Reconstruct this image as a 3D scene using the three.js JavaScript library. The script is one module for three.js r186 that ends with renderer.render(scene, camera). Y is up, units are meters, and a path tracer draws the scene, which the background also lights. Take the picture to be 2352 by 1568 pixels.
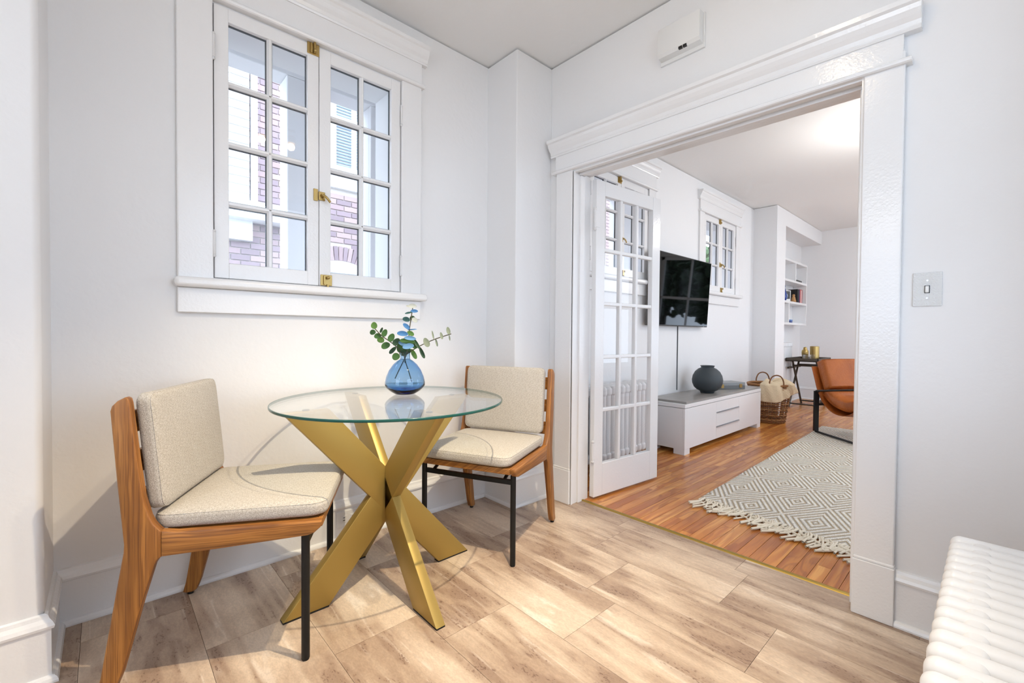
import * as THREE from 'three';
import { RoundedBoxGeometry } from 'three/addons/geometries/RoundedBoxGeometry.js';
import { mergeGeometries, mergeVertices, toCreasedNormals } from 'three/addons/utils/BufferGeometryUtils.js';

// ---------------------------------------------------------------- camera, sky, exposure
const scene = new THREE.Scene();
const camera = new THREE.PerspectiveCamera(2 * Math.atan(784 / 1018.4172) * 180 / Math.PI, 1.5, 0.03, 80);
{
  const yaw = 0.7428, pitch = 0.0179, roll = 0.008;
  const fw = new THREE.Vector3(Math.sin(yaw), 0, -Math.cos(yaw)), rt = new THREE.Vector3(Math.cos(yaw), 0, Math.sin(yaw)), up = new THREE.Vector3(0, 1, 0);
  const f2 = fw.clone().multiplyScalar(Math.cos(pitch)).addScaledVector(up, -Math.sin(pitch));
  const u2 = up.clone().multiplyScalar(Math.cos(pitch)).addScaledVector(fw, Math.sin(pitch));
  const r3 = rt.clone().multiplyScalar(Math.cos(roll)).addScaledVector(u2, Math.sin(roll));
  const u3 = u2.clone().multiplyScalar(Math.cos(roll)).addScaledVector(rt, -Math.sin(roll));
  camera.position.set(-2.0841, 1.03, 2.1853);
  camera.quaternion.setFromRotationMatrix(new THREE.Matrix4().makeBasis(r3, u3, f2.negate()));
}
scene.background = new THREE.Color(0.80, 0.94, 1.14);
scene.backgroundIntensity = 11.5;
const renderer = new THREE.WebGLRenderer({ antialias: true });
renderer.toneMapping = THREE.LinearToneMapping;
renderer.toneMappingExposure = 0.385;
renderer.shadowMap.enabled = true;
const LAMP_COLOR = new THREE.Color(1.0, 0.82, 0.58), GLOBE_COLOR = new THREE.Color(1.0, 0.97, 0.94), SPOT_POWER = 47.0, KITCHEN_FILL_POWER = 2.5, LIVING_POWER = 4.4;
const H = 2.703;                       // ceiling height

// ---------------------------------------------------------------- helpers
let seed = 7;
const rnd = () => { seed = (seed * 1664525 + 1013904223) >>> 0; return seed / 4294967296; };
const rr = (a, b) => a + (b - a) * rnd();
const taken = {};
const numbered = (n) => { if (!(n in taken)) { taken[n] = 0; return n; } taken[n]++; return n + '_' + String(taken[n]).padStart(3, '0'); };
function tag(o, label, category, group) { o.userData.label = label; o.userData.category = category; if (group) o.userData.group = group; return o; }
function thing(name, label, category, pos = [0, 0, 0], turn = 0, group) {
  const o = new THREE.Group(); o.name = numbered(name); o.position.set(...pos); o.rotation.y = turn; scene.add(o);
  return tag(o, label, category, group);
}
function struct(name, label) { const o = new THREE.Group(); o.name = name; o.userData = { kind: 'structure', label }; scene.add(o); return o; }
function M(name, geo, mat, parent) {
  const m = new THREE.Mesh(Array.isArray(geo) ? join(geo) : geo, mat); m.name = name; parent.add(m); return m;
}
function structM(name, label, geo, mat) { const m = new THREE.Mesh(Array.isArray(geo) ? join(geo) : geo, mat); m.name = name; m.userData = { kind: 'structure', label }; scene.add(m); return m; }
function join(list) {
  return mergeGeometries(list.map((g) => { const c = g.index ? g.toNonIndexed() : g.clone(); for (const k of Object.keys(c.attributes)) if (!['position', 'normal', 'uv'].includes(k)) c.deleteAttribute(k); return c; }));
}
// uv in metres from the dominant normal
function boxUV(g, s = 1, ou = 0, ov = 0) {
  if (g.index) g = g.toNonIndexed();
  const p = g.attributes.position, n = g.attributes.normal, uv = new Float32Array(p.count * 2);
  for (let i = 0; i < p.count; i += 3) {
    let nx = 0, ny = 0, nz = 0;
    for (let k = 0; k < 3; k++) { nx += n.getX(i + k); ny += n.getY(i + k); nz += n.getZ(i + k); }
    nx = Math.abs(nx); ny = Math.abs(ny); nz = Math.abs(nz);
    for (let k = 0; k < 3; k++) {
      const x = p.getX(i + k), y = p.getY(i + k), z = p.getZ(i + k);
      const [u, v] = ny >= nx && ny >= nz ? [x, z] : nx >= nz ? [z, y] : [x, y];
      uv[(i + k) * 2] = u * s + ou; uv[(i + k) * 2 + 1] = v * s + ov;
    }
  }
  g.setAttribute('uv', new THREE.BufferAttribute(uv, 2)); return g;
}
const bx = (x0, x1, y0, y1, z0, z1) => boxUV(new THREE.BoxGeometry(Math.abs(x1 - x0), Math.abs(y1 - y0), Math.abs(z1 - z0)).translate((x0 + x1) / 2, (y0 + y1) / 2, (z0 + z1) / 2));
const rb = (x0, x1, y0, y1, z0, z1, r = 0.004, seg = 2) => boxUV(new RoundedBoxGeometry(x1 - x0, y1 - y0, z1 - z0, seg, Math.min(r, (x1 - x0) / 2.01, (y1 - y0) / 2.01, (z1 - z0) / 2.01)).translate((x0 + x1) / 2, (y0 + y1) / 2, (z0 + z1) / 2));
function cyl(a, b, r0, r1 = r0, seg = 16, open = false) {
  const A = new THREE.Vector3(...a), B = new THREE.Vector3(...b), d = B.clone().sub(A), L = d.length();
  const g = new THREE.CylinderGeometry(r1, r0, L, seg, 1, open).translate(0, L / 2, 0);
  g.applyQuaternion(new THREE.Quaternion().setFromUnitVectors(new THREE.Vector3(0, 1, 0), d.normalize())); return g.translate(...a);
}
const tube = (pts, r, n = 24, seg = 8, closed = false) => new THREE.TubeGeometry(new THREE.CatmullRomCurve3(pts.map((p) => new THREE.Vector3(...p)), closed), n, r, seg, closed);
const lathe = (pts, seg = 40) => new THREE.LatheGeometry(pts.map((p) => new THREE.Vector2(...p)), seg);
function shapeOf(pts) { const s = new THREE.Shape(); pts.forEach(([x, y], i) => (i ? s.lineTo(x, y) : s.moveTo(x, y))); s.closePath(); return s; }
function extr(pts, depth, bevel = 0, seg = 2) {   // shape in xy, depth along +z
  const g = new THREE.ExtrudeGeometry(Array.isArray(pts) ? shapeOf(pts) : pts, { depth: depth - 2 * bevel, bevelEnabled: bevel > 0, bevelThickness: bevel, bevelSize: bevel, bevelOffset: -bevel, bevelSegments: seg, curveSegments: 20 });
  return g.translate(0, 0, bevel);
}
// moulding run: profile of (out, y) swept from a to b (xz), out to the side of n (xz)
function run(profile, a, b, n, m0 = 0, m1 = 0) {            // m: mitre at either end, +1 round an outer corner, -1 into an inner one
  const L = Math.hypot(b[0] - a[0], b[1] - a[1]);
  const g = extr(profile, L); { const p = g.attributes.position; for (let i = 0; i < p.count; i++) { const z = p.getZ(i); p.setZ(i, z > L / 2 ? z + m1 * p.getX(i) : z - m0 * p.getX(i)); } g.computeVertexNormals(); }
  const ez = new THREE.Vector3((b[0] - a[0]) / L, 0, (b[1] - a[1]) / L), ex = new THREE.Vector3(n[0], 0, n[1]);
  const m = new THREE.Matrix4().makeBasis(ex, new THREE.Vector3(0, 1, 0), ez).setPosition(a[0], 0, a[1]);
  g.applyMatrix4(m);
  if (m.determinant() < 0) { const q = g.index ? g.toNonIndexed() : g; for (const k of ['position', 'normal', 'uv']) { const A = q.attributes[k], w = A.itemSize; for (let i = 0; i < A.count; i += 3) for (let c = 0; c < w; c++) { const t = A.array[(i + 1) * w + c]; A.array[(i + 1) * w + c] = A.array[(i + 2) * w + c]; A.array[(i + 2) * w + c] = t; } } q.computeVertexNormals(); return boxUV(q); }
  return boxUV(g);
}
// ---------------------------------------------------------------- noise and textures
const hsh = (x, y, s) => { let h = (x * 374761393 + y * 668265263 + s * 1274126177) | 0; h = Math.imul(h ^ (h >>> 13), 1274126177); return ((h ^ (h >>> 16)) >>> 0) / 4294967296; };
function vn(x, y, px, py, s) {            // tiling value noise, periods px, py
  const x0 = Math.floor(x), y0 = Math.floor(y), fx = x - x0, fy = y - y0, u = fx * fx * (3 - 2 * fx), v = fy * fy * (3 - 2 * fy);
  const X0 = ((x0 % px) + px) % px, X1 = (X0 + 1) % px, Y0 = ((y0 % py) + py) % py, Y1 = (Y0 + 1) % py;
  const a = hsh(X0, Y0, s), b = hsh(X1, Y0, s), c = hsh(X0, Y1, s), d = hsh(X1, Y1, s);
  return a + (b - a) * u + (c - a) * v + (a - b - c + d) * u * v;
}
function fbm(u, v, fx, fy, oct, s) { let a = 0, w = 0.5, t = 0; for (let i = 0; i < oct; i++) { a += w * vn(u * fx, v * fy, fx, fy, s + i); t += w; w *= 0.5; fx *= 2; fy *= 2; } return a / t; }
function tex(w, h, fn, srgb = true) {
  const d = new Uint8Array(w * h * 4);
  for (let j = 0; j < h; j++) for (let i = 0; i < w; i++) { const c = fn(i / w, j / h), k = (j * w + i) * 4; if (typeof c === 'number') { d[k] = d[k + 1] = d[k + 2] = Math.max(0, Math.min(255, c * 255)); } else { for (let q = 0; q < 3; q++) d[k + q] = Math.max(0, Math.min(255, c[q])); } d[k + 3] = 255; }
  const t = new THREE.DataTexture(d, w, h); t.wrapS = t.wrapT = THREE.RepeatWrapping; t.magFilter = THREE.LinearFilter; t.minFilter = THREE.LinearMipmapLinearFilter; t.generateMipmaps = true;
  if (srgb) t.colorSpace = THREE.SRGBColorSpace; t.needsUpdate = true; return t;
}
const rep = (t, x, y) => { const c = t.clone(); c.repeat.set(x, y); c.needsUpdate = true; return c; };
const mix = (a, b, t) => a.map((v, i) => v + (b[i] - v) * t);
const sst = (a, b, x) => { const t = Math.max(0, Math.min(1, (x - a) / (b - a))); return t * t * (3 - 2 * t); };

// travertine-look vinyl, streaks along v: one repeat = 1.2 m x 2.4 m
const travW = 1024, travH = 1024;
const travField = (u, v) => {
  const warp = fbm(u, v, 3, 2, 3, 11) * 0.07 + fbm(u, v, 9, 5, 2, 12) * 0.016;
  const s1 = fbm(u + warp, v, 6, 2, 3, 21), s2 = fbm(u + warp, v, 22, 3, 4, 31), s3 = fbm(u + warp, v, 64, 7, 3, 33), rid = 1 - Math.abs(2 * fbm(u + warp, v, 14, 2, 4, 36) - 1), grain = vn(u * 460, v * 430, 460, 430, 51), g2 = vn(u * 210, v * 160, 210, 160, 52), cl = fbm(u, v, 30, 22, 4, 41), iso = fbm(u + warp, v, 9, 10, 5, 44);
  return { s1, s2, s3, rid, grain, g2, cl, iso };
};
const travMap = tex(travW, travH, (u, v) => {
  const { s1, s2, s3, rid, grain, g2, cl, iso } = travField(u, v);
  const S = s1 * 0.22 + s2 * 0.30 + s3 * 0.13 + iso * 0.35;
  let c = mix([170, 147, 127], [210, 191, 170], sst(0.36, 0.62, S));
  c = mix(c, [230, 218, 204], 0.55 * sst(0.93, 1.0, rid) * sst(0.38, 0.6, cl) + 0.35 * sst(0.58, 0.70, S) * sst(0.45, 0.65, cl));
  const dark = sst(0.50, 0.62, 1 - S);
  c = mix(c, [138, 113, 97], 0.42 * dark * sst(0.38, 0.60, cl));
  const pit = sst(0.55, 0.85, 0.6 * grain + 0.4 * g2) * sst(0.47, 0.58, 1 - S) * sst(0.42, 0.58, cl);
  c = mix(c, [98, 76, 64], 0.7 * pit);
  return c.map((x) => x * (0.93 + 0.09 * grain + 0.05 * g2));
});
const travBump = tex(travW, travH, (u, v) => { const { s1, s2, s3, grain, g2, cl, iso } = travField(u, v); const S = s1 * 0.22 + s2 * 0.30 + s3 * 0.13 + iso * 0.35; return 0.7 + 0.15 * cl - 0.5 * sst(0.55, 0.85, 0.6 * grain + 0.4 * g2) * sst(0.47, 0.58, 1 - S) * sst(0.42, 0.58, cl); }, false);
// oak strip: grain along u, one repeat = 1.2 m x 0.6 m
const oakMap = tex(1024, 512, (u, v) => {
  const w = fbm(u, v, 3, 6, 3, 61), ring = fbm(u, v + w * 0.10, 2, 24, 3, 62), fine = fbm(u, v, 10, 190, 2, 63), cath = Math.sin((v * 46 + w * 26 + fbm(u, v, 4, 4, 2, 65) * 10)) * 0.5 + 0.5;
  let c = mix([196, 126, 60], [230, 166, 88], sst(0.3, 0.7, ring));
  c = mix(c, [150, 90, 44], 0.35 * sst(0.62, 0.95, cath) * sst(0.35, 0.6, w));
  return mix(c, [134, 84, 48], 0.3 * sst(0.6, 0.85, fine));
});
// teak of the chairs: grain along v, one repeat = 0.25 m x 0.8 m
const teakMap = tex(512, 1024, (u, v) => {
  const w = fbm(u, v, 3, 3, 3, 71), ring = fbm(u + w * 0.2, v, 22, 2, 3, 72), fine = fbm(u, v, 230, 9, 1, 73), line = fbm(u + w * 0.1, v, 84, 3, 2, 74);
  let c = mix([142, 91, 40], [176, 119, 58], sst(0.25, 0.75, ring));
  c = mix(c, [100, 60, 30], 0.6 * sst(0.6, 0.82, line));
  return mix(c, [96, 56, 28], 0.45 * sst(0.58, 0.85, fine));
});
const teakMapH = teakMap.clone(); teakMapH.rotation = Math.PI / 2; teakMapH.needsUpdate = true;
// linen weave, one repeat = 0.12 m
const linenF = (u, v) => 0.5 * vn(u * 128, v * 30, 128, 30, 81) + 0.5 * vn(u * 30, v * 128, 30, 128, 82);
const linenMap = tex(512, 512, (u, v) => mix(mix([170, 163, 152], [206, 201, 193], sst(0.22, 0.78, linenF(u, v))), [146, 137, 124], 0.4 * sst(0.66, 0.92, vn(u * 128, v * 128, 128, 128, 83))));
const linenBump = tex(512, 512, linenF, false);
const peelBump = tex(512, 512, (u, v) => fbm(u, v, 24, 24, 4, 91), false);              // painted surfaces
const brushBump = tex(512, 512, (u, v) => fbm(u, v, 40, 5, 3, 92), false);
// rug: one repeat = 0.59 m x 0.326 m, concentric lozenges of raised cord
const rugD = (u, v) => { const d = 2 * Math.abs(u - 0.5) + 2 * Math.abs(v - 0.5); return Math.min(d, 2 - d); };
const rugMap = tex(512, 512, (u, v) => {
  const d = rugD(u, v), st = 0.5 + 0.5 * Math.cos(2 * Math.PI * 5 * d), tw = vn(u * 96, v * 96, 96, 96, 101), k = Math.floor(d * 5 + 0.5) % 2;
  const c = mix(k ? [222, 200, 164] : [212, 202, 184], [254, 248, 236], sst(0.2, 0.6, st));
  return c.map((x) => x * (0.88 + 0.14 * tw));
});
const rugBump = tex(512, 512, (u, v) => { const d = rugD(u, v), st = 0.5 + 0.5 * Math.cos(2 * Math.PI * 5 * d); return Math.sqrt(st) * (0.75 + 0.25 * vn(u * 96, v * 96, 96, 96, 101)); }, false);
const leatherMap = tex(512, 512, (u, v) => mix([152, 78, 26], [190, 106, 40], fbm(u, v, 5, 5, 4, 111)));
const leatherBump = tex(512, 512, (u, v) => 0.7 * fbm(u, v, 5, 7, 4, 112) + 0.3 * fbm(u, v, 60, 60, 2, 113), false);
const stoneMap = tex(512, 512, (u, v) => mix([128, 124, 120], [172, 168, 163], fbm(u, v, 4, 12, 5, 121)));
const leafMap = tex(256, 256, (u, v) => 0.75 + 0.25 * fbm(u, v, 8, 8, 3, 131), false);

const mat = (color, roughness, o = {}) => new THREE.MeshPhysicalMaterial({ color, roughness, ...o });
const P = {
  wall: mat(new THREE.Color(0.84, 0.84, 0.845), 0.55, { bumpMap: rep(peelBump, 2, 2), bumpScale: 0.0008 }),
  ceiling: mat(new THREE.Color(0.88, 0.88, 0.875), 0.75, { bumpMap: rep(peelBump, 1.5, 1.5), bumpScale: 0.0008 }),
  trim: mat(new THREE.Color(0.85, 0.85, 0.855), 0.17, { bumpMap: rep(peelBump, 6, 6), bumpScale: 0.0005 }),
  plastic: mat(new THREE.Color(0.80, 0.80, 0.79), 0.3),
  trav: mat(0xffffff, 0.34, { map: travMap, bumpMap: travBump, bumpScale: 0.0006 }),
  grout: mat(0x6a5140, 0.9),
  oak: [0xffffff, 0xefe2d0, 0xfbf0dc, 0xdfcbb6].map((c) => mat(c, 0.27, { map: oakMap })),
  gap: mat(0x3a2416, 0.9),
  brass: mat(0xb59b62, 0.3, { metalness: 0.9 }),
  brassStrip: mat(0xa58a3e, 0.42, { metalness: 0.75 }),
  gold: mat(new THREE.Color(0.40, 0.275, 0.075), 0.42, { metalness: 0.55 }),
  rubber: mat(0x111111, 0.7),
  teak: mat(0xffffff, 0.42, { map: teakMap }),
  teakH: mat(0xffffff, 0.42, { map: teakMapH }),
  linen: mat(0xffffff, 0.9, { map: linenMap, bumpMap: linenBump, bumpScale: 0.0008, sheen: 0.2 }),
  blackMetal: mat(0x16181a, 0.4, { metalness: 0.3 }),
  pane: mat(0xffffff, 0.0, { transmission: 1, thickness: 0, ior: 1.5 }),
  tableGlass: mat(new THREE.Color(0.975, 0.992, 0.987), 0.0, { transmission: 1, thickness: 0, ior: 1.5 }),
  glassEdge: mat(new THREE.Color(0.012, 0.085, 0.07), 0.12),
  blueGlass: mat(0xffffff, 0.02, { transmission: 1, thickness: 0.01, ior: 1.46, attenuationColor: new THREE.Color(0.13, 0.34, 0.72), attenuationDistance: 0.011 }),
  clearGlass: mat(0xffffff, 0.02, { transmission: 1, thickness: 0, ior: 1.45 }),
  radiator: mat(new THREE.Color(0.76, 0.76, 0.77), 0.32),
  screen: mat(0x020303, 0.03, { ior: 1.5, specularIntensity: 0.35 }),
  black: mat(0x0a0a0b, 0.35),
  consoleWhite: mat(new THREE.Color(0.85, 0.85, 0.86), 0.16),
  aluminium: mat(0xc4c6cc, 0.3, { metalness: 0.9 }),
  stone: mat(0xffffff, 0.35, { map: stoneMap }),
  charcoal: mat(0x3c4449, 0.55),
  wicker: [0x9a6a3c, 0x7c4f2a, 0xb98a58].map((c) => mat(c, 0.65)),
  throwCloth: mat(0xe6d2b0, 0.95, { bumpMap: rep(peelBump, 6, 6), bumpScale: 0.004, sheen: 0.4 }),
  darkWood: mat(0x4a4238, 0.5),
  leather: mat(0xffffff, 0.42, { map: leatherMap, bumpMap: leatherBump, bumpScale: 0.006 }),
  rug: mat(0xffffff, 0.95, { map: rep(rugMap, 1 / 0.59, 1 / 0.326), bumpMap: rep(rugBump, 1 / 0.59, 1 / 0.326), bumpScale: 0.012 }),
  yarn: mat(0xf0e6d2, 0.95),
  stem: mat(0x4e4a34, 0.7),
  extWhite: mat(new THREE.Color(0.88, 0.89, 0.90), 0.6),
  blind: mat(0x8fa6bd, 0.6),
  mortar: mat(0xd6d0ca, 0.9),
  brick: [0xb09a9c, 0xa49298, 0xb8a4a2, 0x9b8a90].map((c) => mat(c, 0.9)),
  shingle: mat(0xc9c9c9, 0.9),
};

// ================================================================ THE SETTING
// ---- window wall (both rooms), with three window openings
const WD = 0.28;                                       // wall depth
const winRect = { w1: [-1.752, -0.908, 1.25, 2.37], w2: [0.735, 1.60, 1.53, 2.36], w3: [2.76, 3.63, 1.53, 2.36] };
function holed(x0, x1, y0, y1, holes) {
  const s = shapeOf([[x0, y0], [x1, y0], [x1, y1], [x0, y1]]);
  for (const [a, b, c, d] of holes) { const p = new THREE.Path(); p.moveTo(a, c); p.lineTo(a, d); p.lineTo(b, d); p.lineTo(b, c); p.closePath(); s.holes.push(p); }
  return s;
}
const holesN = Object.values(winRect);
structM('wall_north', 'white painted window wall running on behind the television', [
  boxUV(extr(holed(-2.5, 6.38, -0.1, H, holesN), WD - 0.012).translate(0, 0, -WD)),
  boxUV(extr(holed(-2.22, 6.38, -0.02, H - 0.010, holesN), 0.012).translate(0, 0, -0.012))], P.wall);
// ---- wall with the wide opening (x = 0), hole z 0.445..1.86
const winS = [-1.78, -0.35, 0.76, 2.38], winWAdded = [0.7, 2.2, 0.95, 2.35];  // unseen south window and added west window, sized to light the dining room
const OP = { z0: 0.440, z1: 1.864, y: 2.035 };
{
  const s = new THREE.Shape(); s.moveTo(0, -0.02); s.lineTo(-OP.z0, -0.02); s.lineTo(-OP.z0, OP.y); s.lineTo(-OP.z1, OP.y); s.lineTo(-OP.z1, -0.02); s.lineTo(-4.2, -0.02); s.lineTo(-4.2, H - 0.010); s.lineTo(0, H - 0.010); s.closePath();
  const g = extr(s, 0.14); g.rotateY(Math.PI / 2);       // shape x -> -z, depth -> +x
  structM('wall_east', 'white wall with the wide cased opening to the living room', [boxUV(g), bx(0.015, 0.125, H - 0.011, H, 0.001, 4.199)], P.wall);
}
structM('wall_corner', 'white boxed column in the corner of the dining room', [rb(-0.3, 0.002, -0.02, H - 0.010, -0.01, 0.269, 0.006), bx(-0.285, 0, H - 0.011, H, 0, 0.254)], P.wall);
structM('wall_northwest', 'white wall return at the left edge of the dining room', [rb(-4.7, -2.22, -0.02, H - 0.010, -0.2, 0.315, 0.018, 4), bx(-4.7, -2.235, H - 0.011, H, -0.2, 0.3)], P.wall);
{
  const g = extr(holed(-2.7, -0.1, -0.1, H, [[-winWAdded[1], -winWAdded[0], winWAdded[2], winWAdded[3]]]), 0.2); g.rotateY(Math.PI / 2).translate(-4.8, 0, 0);
  structM('wall_west', 'white kitchen side wall outside the picture', boxUV(g), P.wall);
}
// south wall behind the camera with an unseen window sized to light the room
structM('wall_south', 'white wall behind the viewer with an unseen window over the radiator', boxUV(extr(holed(-4.7, 0.0, -0.1, H, [winS]), 0.2).translate(0, 0, 2.42)), P.wall);
// living room shell
const winE = [1.5, 2.8, 0.7, 2.35];
{
  const g = extr(holed(-4.4, 0.28, -0.1, H, [[-winE[1], -winE[0], winE[2], winE[3]]]), 0.22); g.rotateY(Math.PI / 2).translate(6.38, 0, 0);
  structM('wall_living_east', 'white end wall of the living room', boxUV(g), P.wall);
}
const winL = [[0.7, 2.2, 0.5, 2.45], [2.5, 4.1, 0.5, 2.45], [4.4, 6.1, 0.5, 2.45]], ZS = 3.6;  // unseen tall windows, sized and set near to light the living room
structM('wall_living_south', 'white living room wall with tall windows outside the picture', boxUV(extr(holed(0.0, 6.6, -0.1, H, winL), 0.2).translate(0, 0, ZS)), P.wall);
structM('wall_pier', 'white projecting pier and soffit framing the living room niche', [rb(4.25, 4.6, -0.02, H - 0.004, -0.01, 0.28, 0.004), rb(4.59, 6.39, 2.49, H - 0.004, -0.01, 0.28, 0.004)], P.wall);
structM('ceiling', 'white flat ceiling over both rooms', bx(-4.9, 6.6, H, H + 0.12, -0.28, 4.4), P.ceiling);

// ---- floors
{
  const f = struct('floor', 'tan travertine-look vinyl tile floor of the dining room');
  M('subfloor', bx(-4.7, 0.0, -0.1, -0.004, -0.02, 2.45), P.grout, f);
  const off = { 0: 1.487, 1: 1.086, 2: 1.219, 3: 0.95, 4: 0.778, 5: 0.48, 6: 0.167, 7: 0.4, 8: 0.05, 9: 0.3 };
  const X0 = 0.25, g = 0.0006;
  for (let c = -1; c < 16; c++) {
    const xb = -0.05 - c * 0.3 + 0, xa = xb - 0.3;
    const o = off[c] ?? (c * 0.37) % 0.6;
    for (let k = -3; k < 5; k++) {
      let z0 = o + k * 0.6, z1 = z0 + 0.6, x0 = xa, x1 = Math.min(xb, 0.09);
      if (c === -1) x1 = 0.09;
      z0 = Math.max(z0, xb < -2.2 ? 0.3 : -0.005); z1 = Math.min(z1, 2.43); x0 = Math.max(x0, -4.62);
      if (x1 > 0.001) { /* strip that runs into the opening */ }
      if (z1 - z0 < 0.01 || x1 - x0 < 0.01) continue;
      const geo = new THREE.BoxGeometry(x1 - x0 - 2 * g, 0.004, z1 - z0 - 2 * g);
      const p = geo.attributes.position, uv = geo.attributes.uv, ou = rnd(), ov = rnd(), fl = rnd() < 0.5 ? -1 : 1;
      for (let i = 0; i < p.count; i++) uv.setXY(i, ou + fl * p.getX(i) / 1.2, ov + p.getZ(i) / 2.4);
      const m = M('tile', geo, P.trav, f); m.position.set((x0 + x1) / 2, -0.002, (z0 + z1) / 2);
    }
  }
}
{
  const f = struct('floor_001', 'orange oak strip floor of the living room');
  M('subfloor', bx(0.0, 6.4, -0.1, -0.008, -0.02, 4.22), P.gap, f);
  const w = 0.0572, rest = []; let n = 0;
  for (let r = 0; r * w < 4.2; r++) {
    const z0 = r * w, z1 = z0 + w; let x = 0.104 - rr(0, 0.9);
    while (x < 6.38) {
      const L = rr(0.35, 1.25), a = Math.max(x, 0.106), b = Math.min(x + L, 6.38); x += L;
      if (b - a < 0.02) continue;
      const geo = new THREE.BoxGeometry(b - a - 0.001, 0.01, w - 0.0017);
      const p = geo.attributes.position, uv = geo.attributes.uv, ou = rnd(), ov = rnd();
      for (let i = 0; i < p.count; i++) uv.setXY(i, ou + p.getX(i) / 1.2, ov + p.getZ(i) / 0.6);
      const cx = (a + b) / 2, cz = (z0 + z1) / 2, vis = cz > 0.2 && cz < 1.95 && a < 5.6 && cz < 2.0 && n < 290 && (cz > 0.42 || a < 1.7 || a > 3.2);
      if (vis) { const m = M('floorboard', geo, P.oak[Math.floor(rnd() * 4)], f); m.position.set(cx, -0.005, cz); n++; } else rest.push(geo.translate(cx, -0.005, cz));
    }
  }
  M('floorboards', rest, P.oak[0], f).userData.kind = 'stuff';
}
{
  const t = struct('trim_2', 'thin brass threshold strip between tile and oak floors');
  M('strip', extr([[-0.014, 0], [0.014, 0], [0.011, 0.003], [0, 0.0045], [-0.011, 0.003]], 1.40).translate(0.095, 0.0, 0.462), P.brassStrip, t);
  M('screw', new THREE.CylinderGeometry(0.004, 0.004, 0.001, 12).translate(0.095, 0.005, 1.12), P.brass, t);
}
// ---- baseboards
const BASE = [[0, 0], [0.030, 0], [0.030, 0.006], [0.027, 0.014], [0.021, 0.019], [0.015, 0.020], [0.015, 0.155], [0.021, 0.158], [0.023, 0.166], [0.019, 0.176], [0.011, 0.186], [0.008, 0.196], [0, 0.199]];
const bb = (name, label, runs) => structM(name, label, runs.map((r) => run(BASE, ...r)), P.trim);
bb('baseboard_north', 'white moulded baseboard under the dining room window', [[[-2.22, 0], [-0.3, 0], [0, 1], -1, -1]]);
bb('baseboard_corner', 'white moulded baseboard wrapping the corner column', [[[-0.3, 0], [-0.3, 0.269], [-1, 0], -1, 1], [[-0.3, 0.269], [0, 0.269], [0, 1], 1, -1], [[0, 0.269], [0, 0.335], [-1, 0], -1, 0]]);
bb('baseboard_east', 'white moulded baseboard right of the cased opening', [[[0, 1.959], [0, 2.42], [-1, 0], 0, -1]]);
bb('baseboard_west', 'white moulded baseboard around the left wall return', [[[-2.22, 0], [-2.22, 0.315], [1, 0], -1, 1], [[-4.6, 0.315], [-2.22, 0.315], [0, 1], 0, 1]]);
bb('baseboard_living', 'white moulded baseboards around the living room', [[[0.14, 0], [4.25, 0], [0, 1], 0, -1], [[4.25, 0], [4.25, 0.28], [-1, 0], -1, 1], [[4.25, 0.28], [4.6, 0.28], [0, 1], 1, 1], [[4.6, 0.0], [4.6, 0.28], [1, 0], -1, 1], [[4.6, 0], [6.38, 0], [0, 1], -1, -1], [[6.38, 0], [6.38, 3.6], [-1, 0], -1, -1]]);

// ---- casing of the opening
const CROWN = [[0, 0], [0.034, 0], [0.038, 0.008], [0.035, 0.014], [0.040, 0.028], [0.052, 0.042], [0.062, 0.058], [0.066, 0.072], [0.076, 0.078], [0.078, 0.094], [0, 0.094]];
const BEAD = [[0, 0], [0.036, 0], [0.042, 0.004], [0.044, 0.010], [0.042, 0.016], [0.036, 0.020], [0, 0.020]];
{
  const t = struct('trim_1', 'white painted casing and jambs of the wide opening');
  for (const [z0, z1] of [[0.336, 0.462], [1.842, 1.957]]) {
    M('casing', rb(-0.026, 0.0, 0, 2.03, z0, z1, 0.005), P.trim, t);
    M('plinth', [rb(-0.034, 0.0, 0, 0.205, z0 - 0.003, z1 + 0.003, 0.003), rb(-0.030, 0.0, 0.204, 0.216, z0 - 0.002, z1 + 0.002, 0.005)], P.trim, t);
  }
  const head = new THREE.Group(); head.name = 'head'; head.position.set(0, 2.008, 0.46); head.rotation.x = 0.020; t.add(head);
  M('frieze', bx(-0.028, 0.0, 0.018, 0.108, -0.13, 1.49), P.trim, head);
  M('bead', run(BEAD, [0, -0.15], [0, 1.515], [-1, 0]).translate(0, 0.0, 0), P.trim, head);
  M('crown', [run(CROWN, [0, -0.165], [0, 1.535], [-1, 0]).translate(0, 0.106, 0)], P.trim, head);
  // jambs, stops and head lining
  M('jamb', [bx(-0.02, 0.145, 0, 2.0, 0.436, 0.470), rb(0.035, 0.075, 0, 1.985, 0.465, 0.482, 0.003), bx(-0.02, -0.006, 0, 2.0, 0.436, 0.474)], P.trim, t);
  M('jamb', [bx(-0.02, 0.145, 0, 1.985, 1.836, 1.870), rb(0.035, 0.075, 0, 1.965, 1.822, 1.838, 0.003)], P.trim, t);
  const lin = M('head_jamb', [bx(-0.02, 0.145, 0, 0.035, 0, 1.40), rb(0.035, 0.075, -0.016, 0.002, 0, 1.38, 0.003), rb(-0.016, 0.012, -0.008, 0.002, 0, 1.38, 0.003)], P.trim, t);
  lin.position.set(0, 2.004, 0.462); lin.rotation.x = 0.016;
  M('back_casing', [bx(0.14, 0.165, 0, 2.1, 0.33, 0.44), bx(0.14, 0.165, 0, 2.1, 1.87, 1.985), bx(0.14, 0.165, 2.03, 2.15, 0.30, 2.0)], P.trim, t);
}
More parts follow.
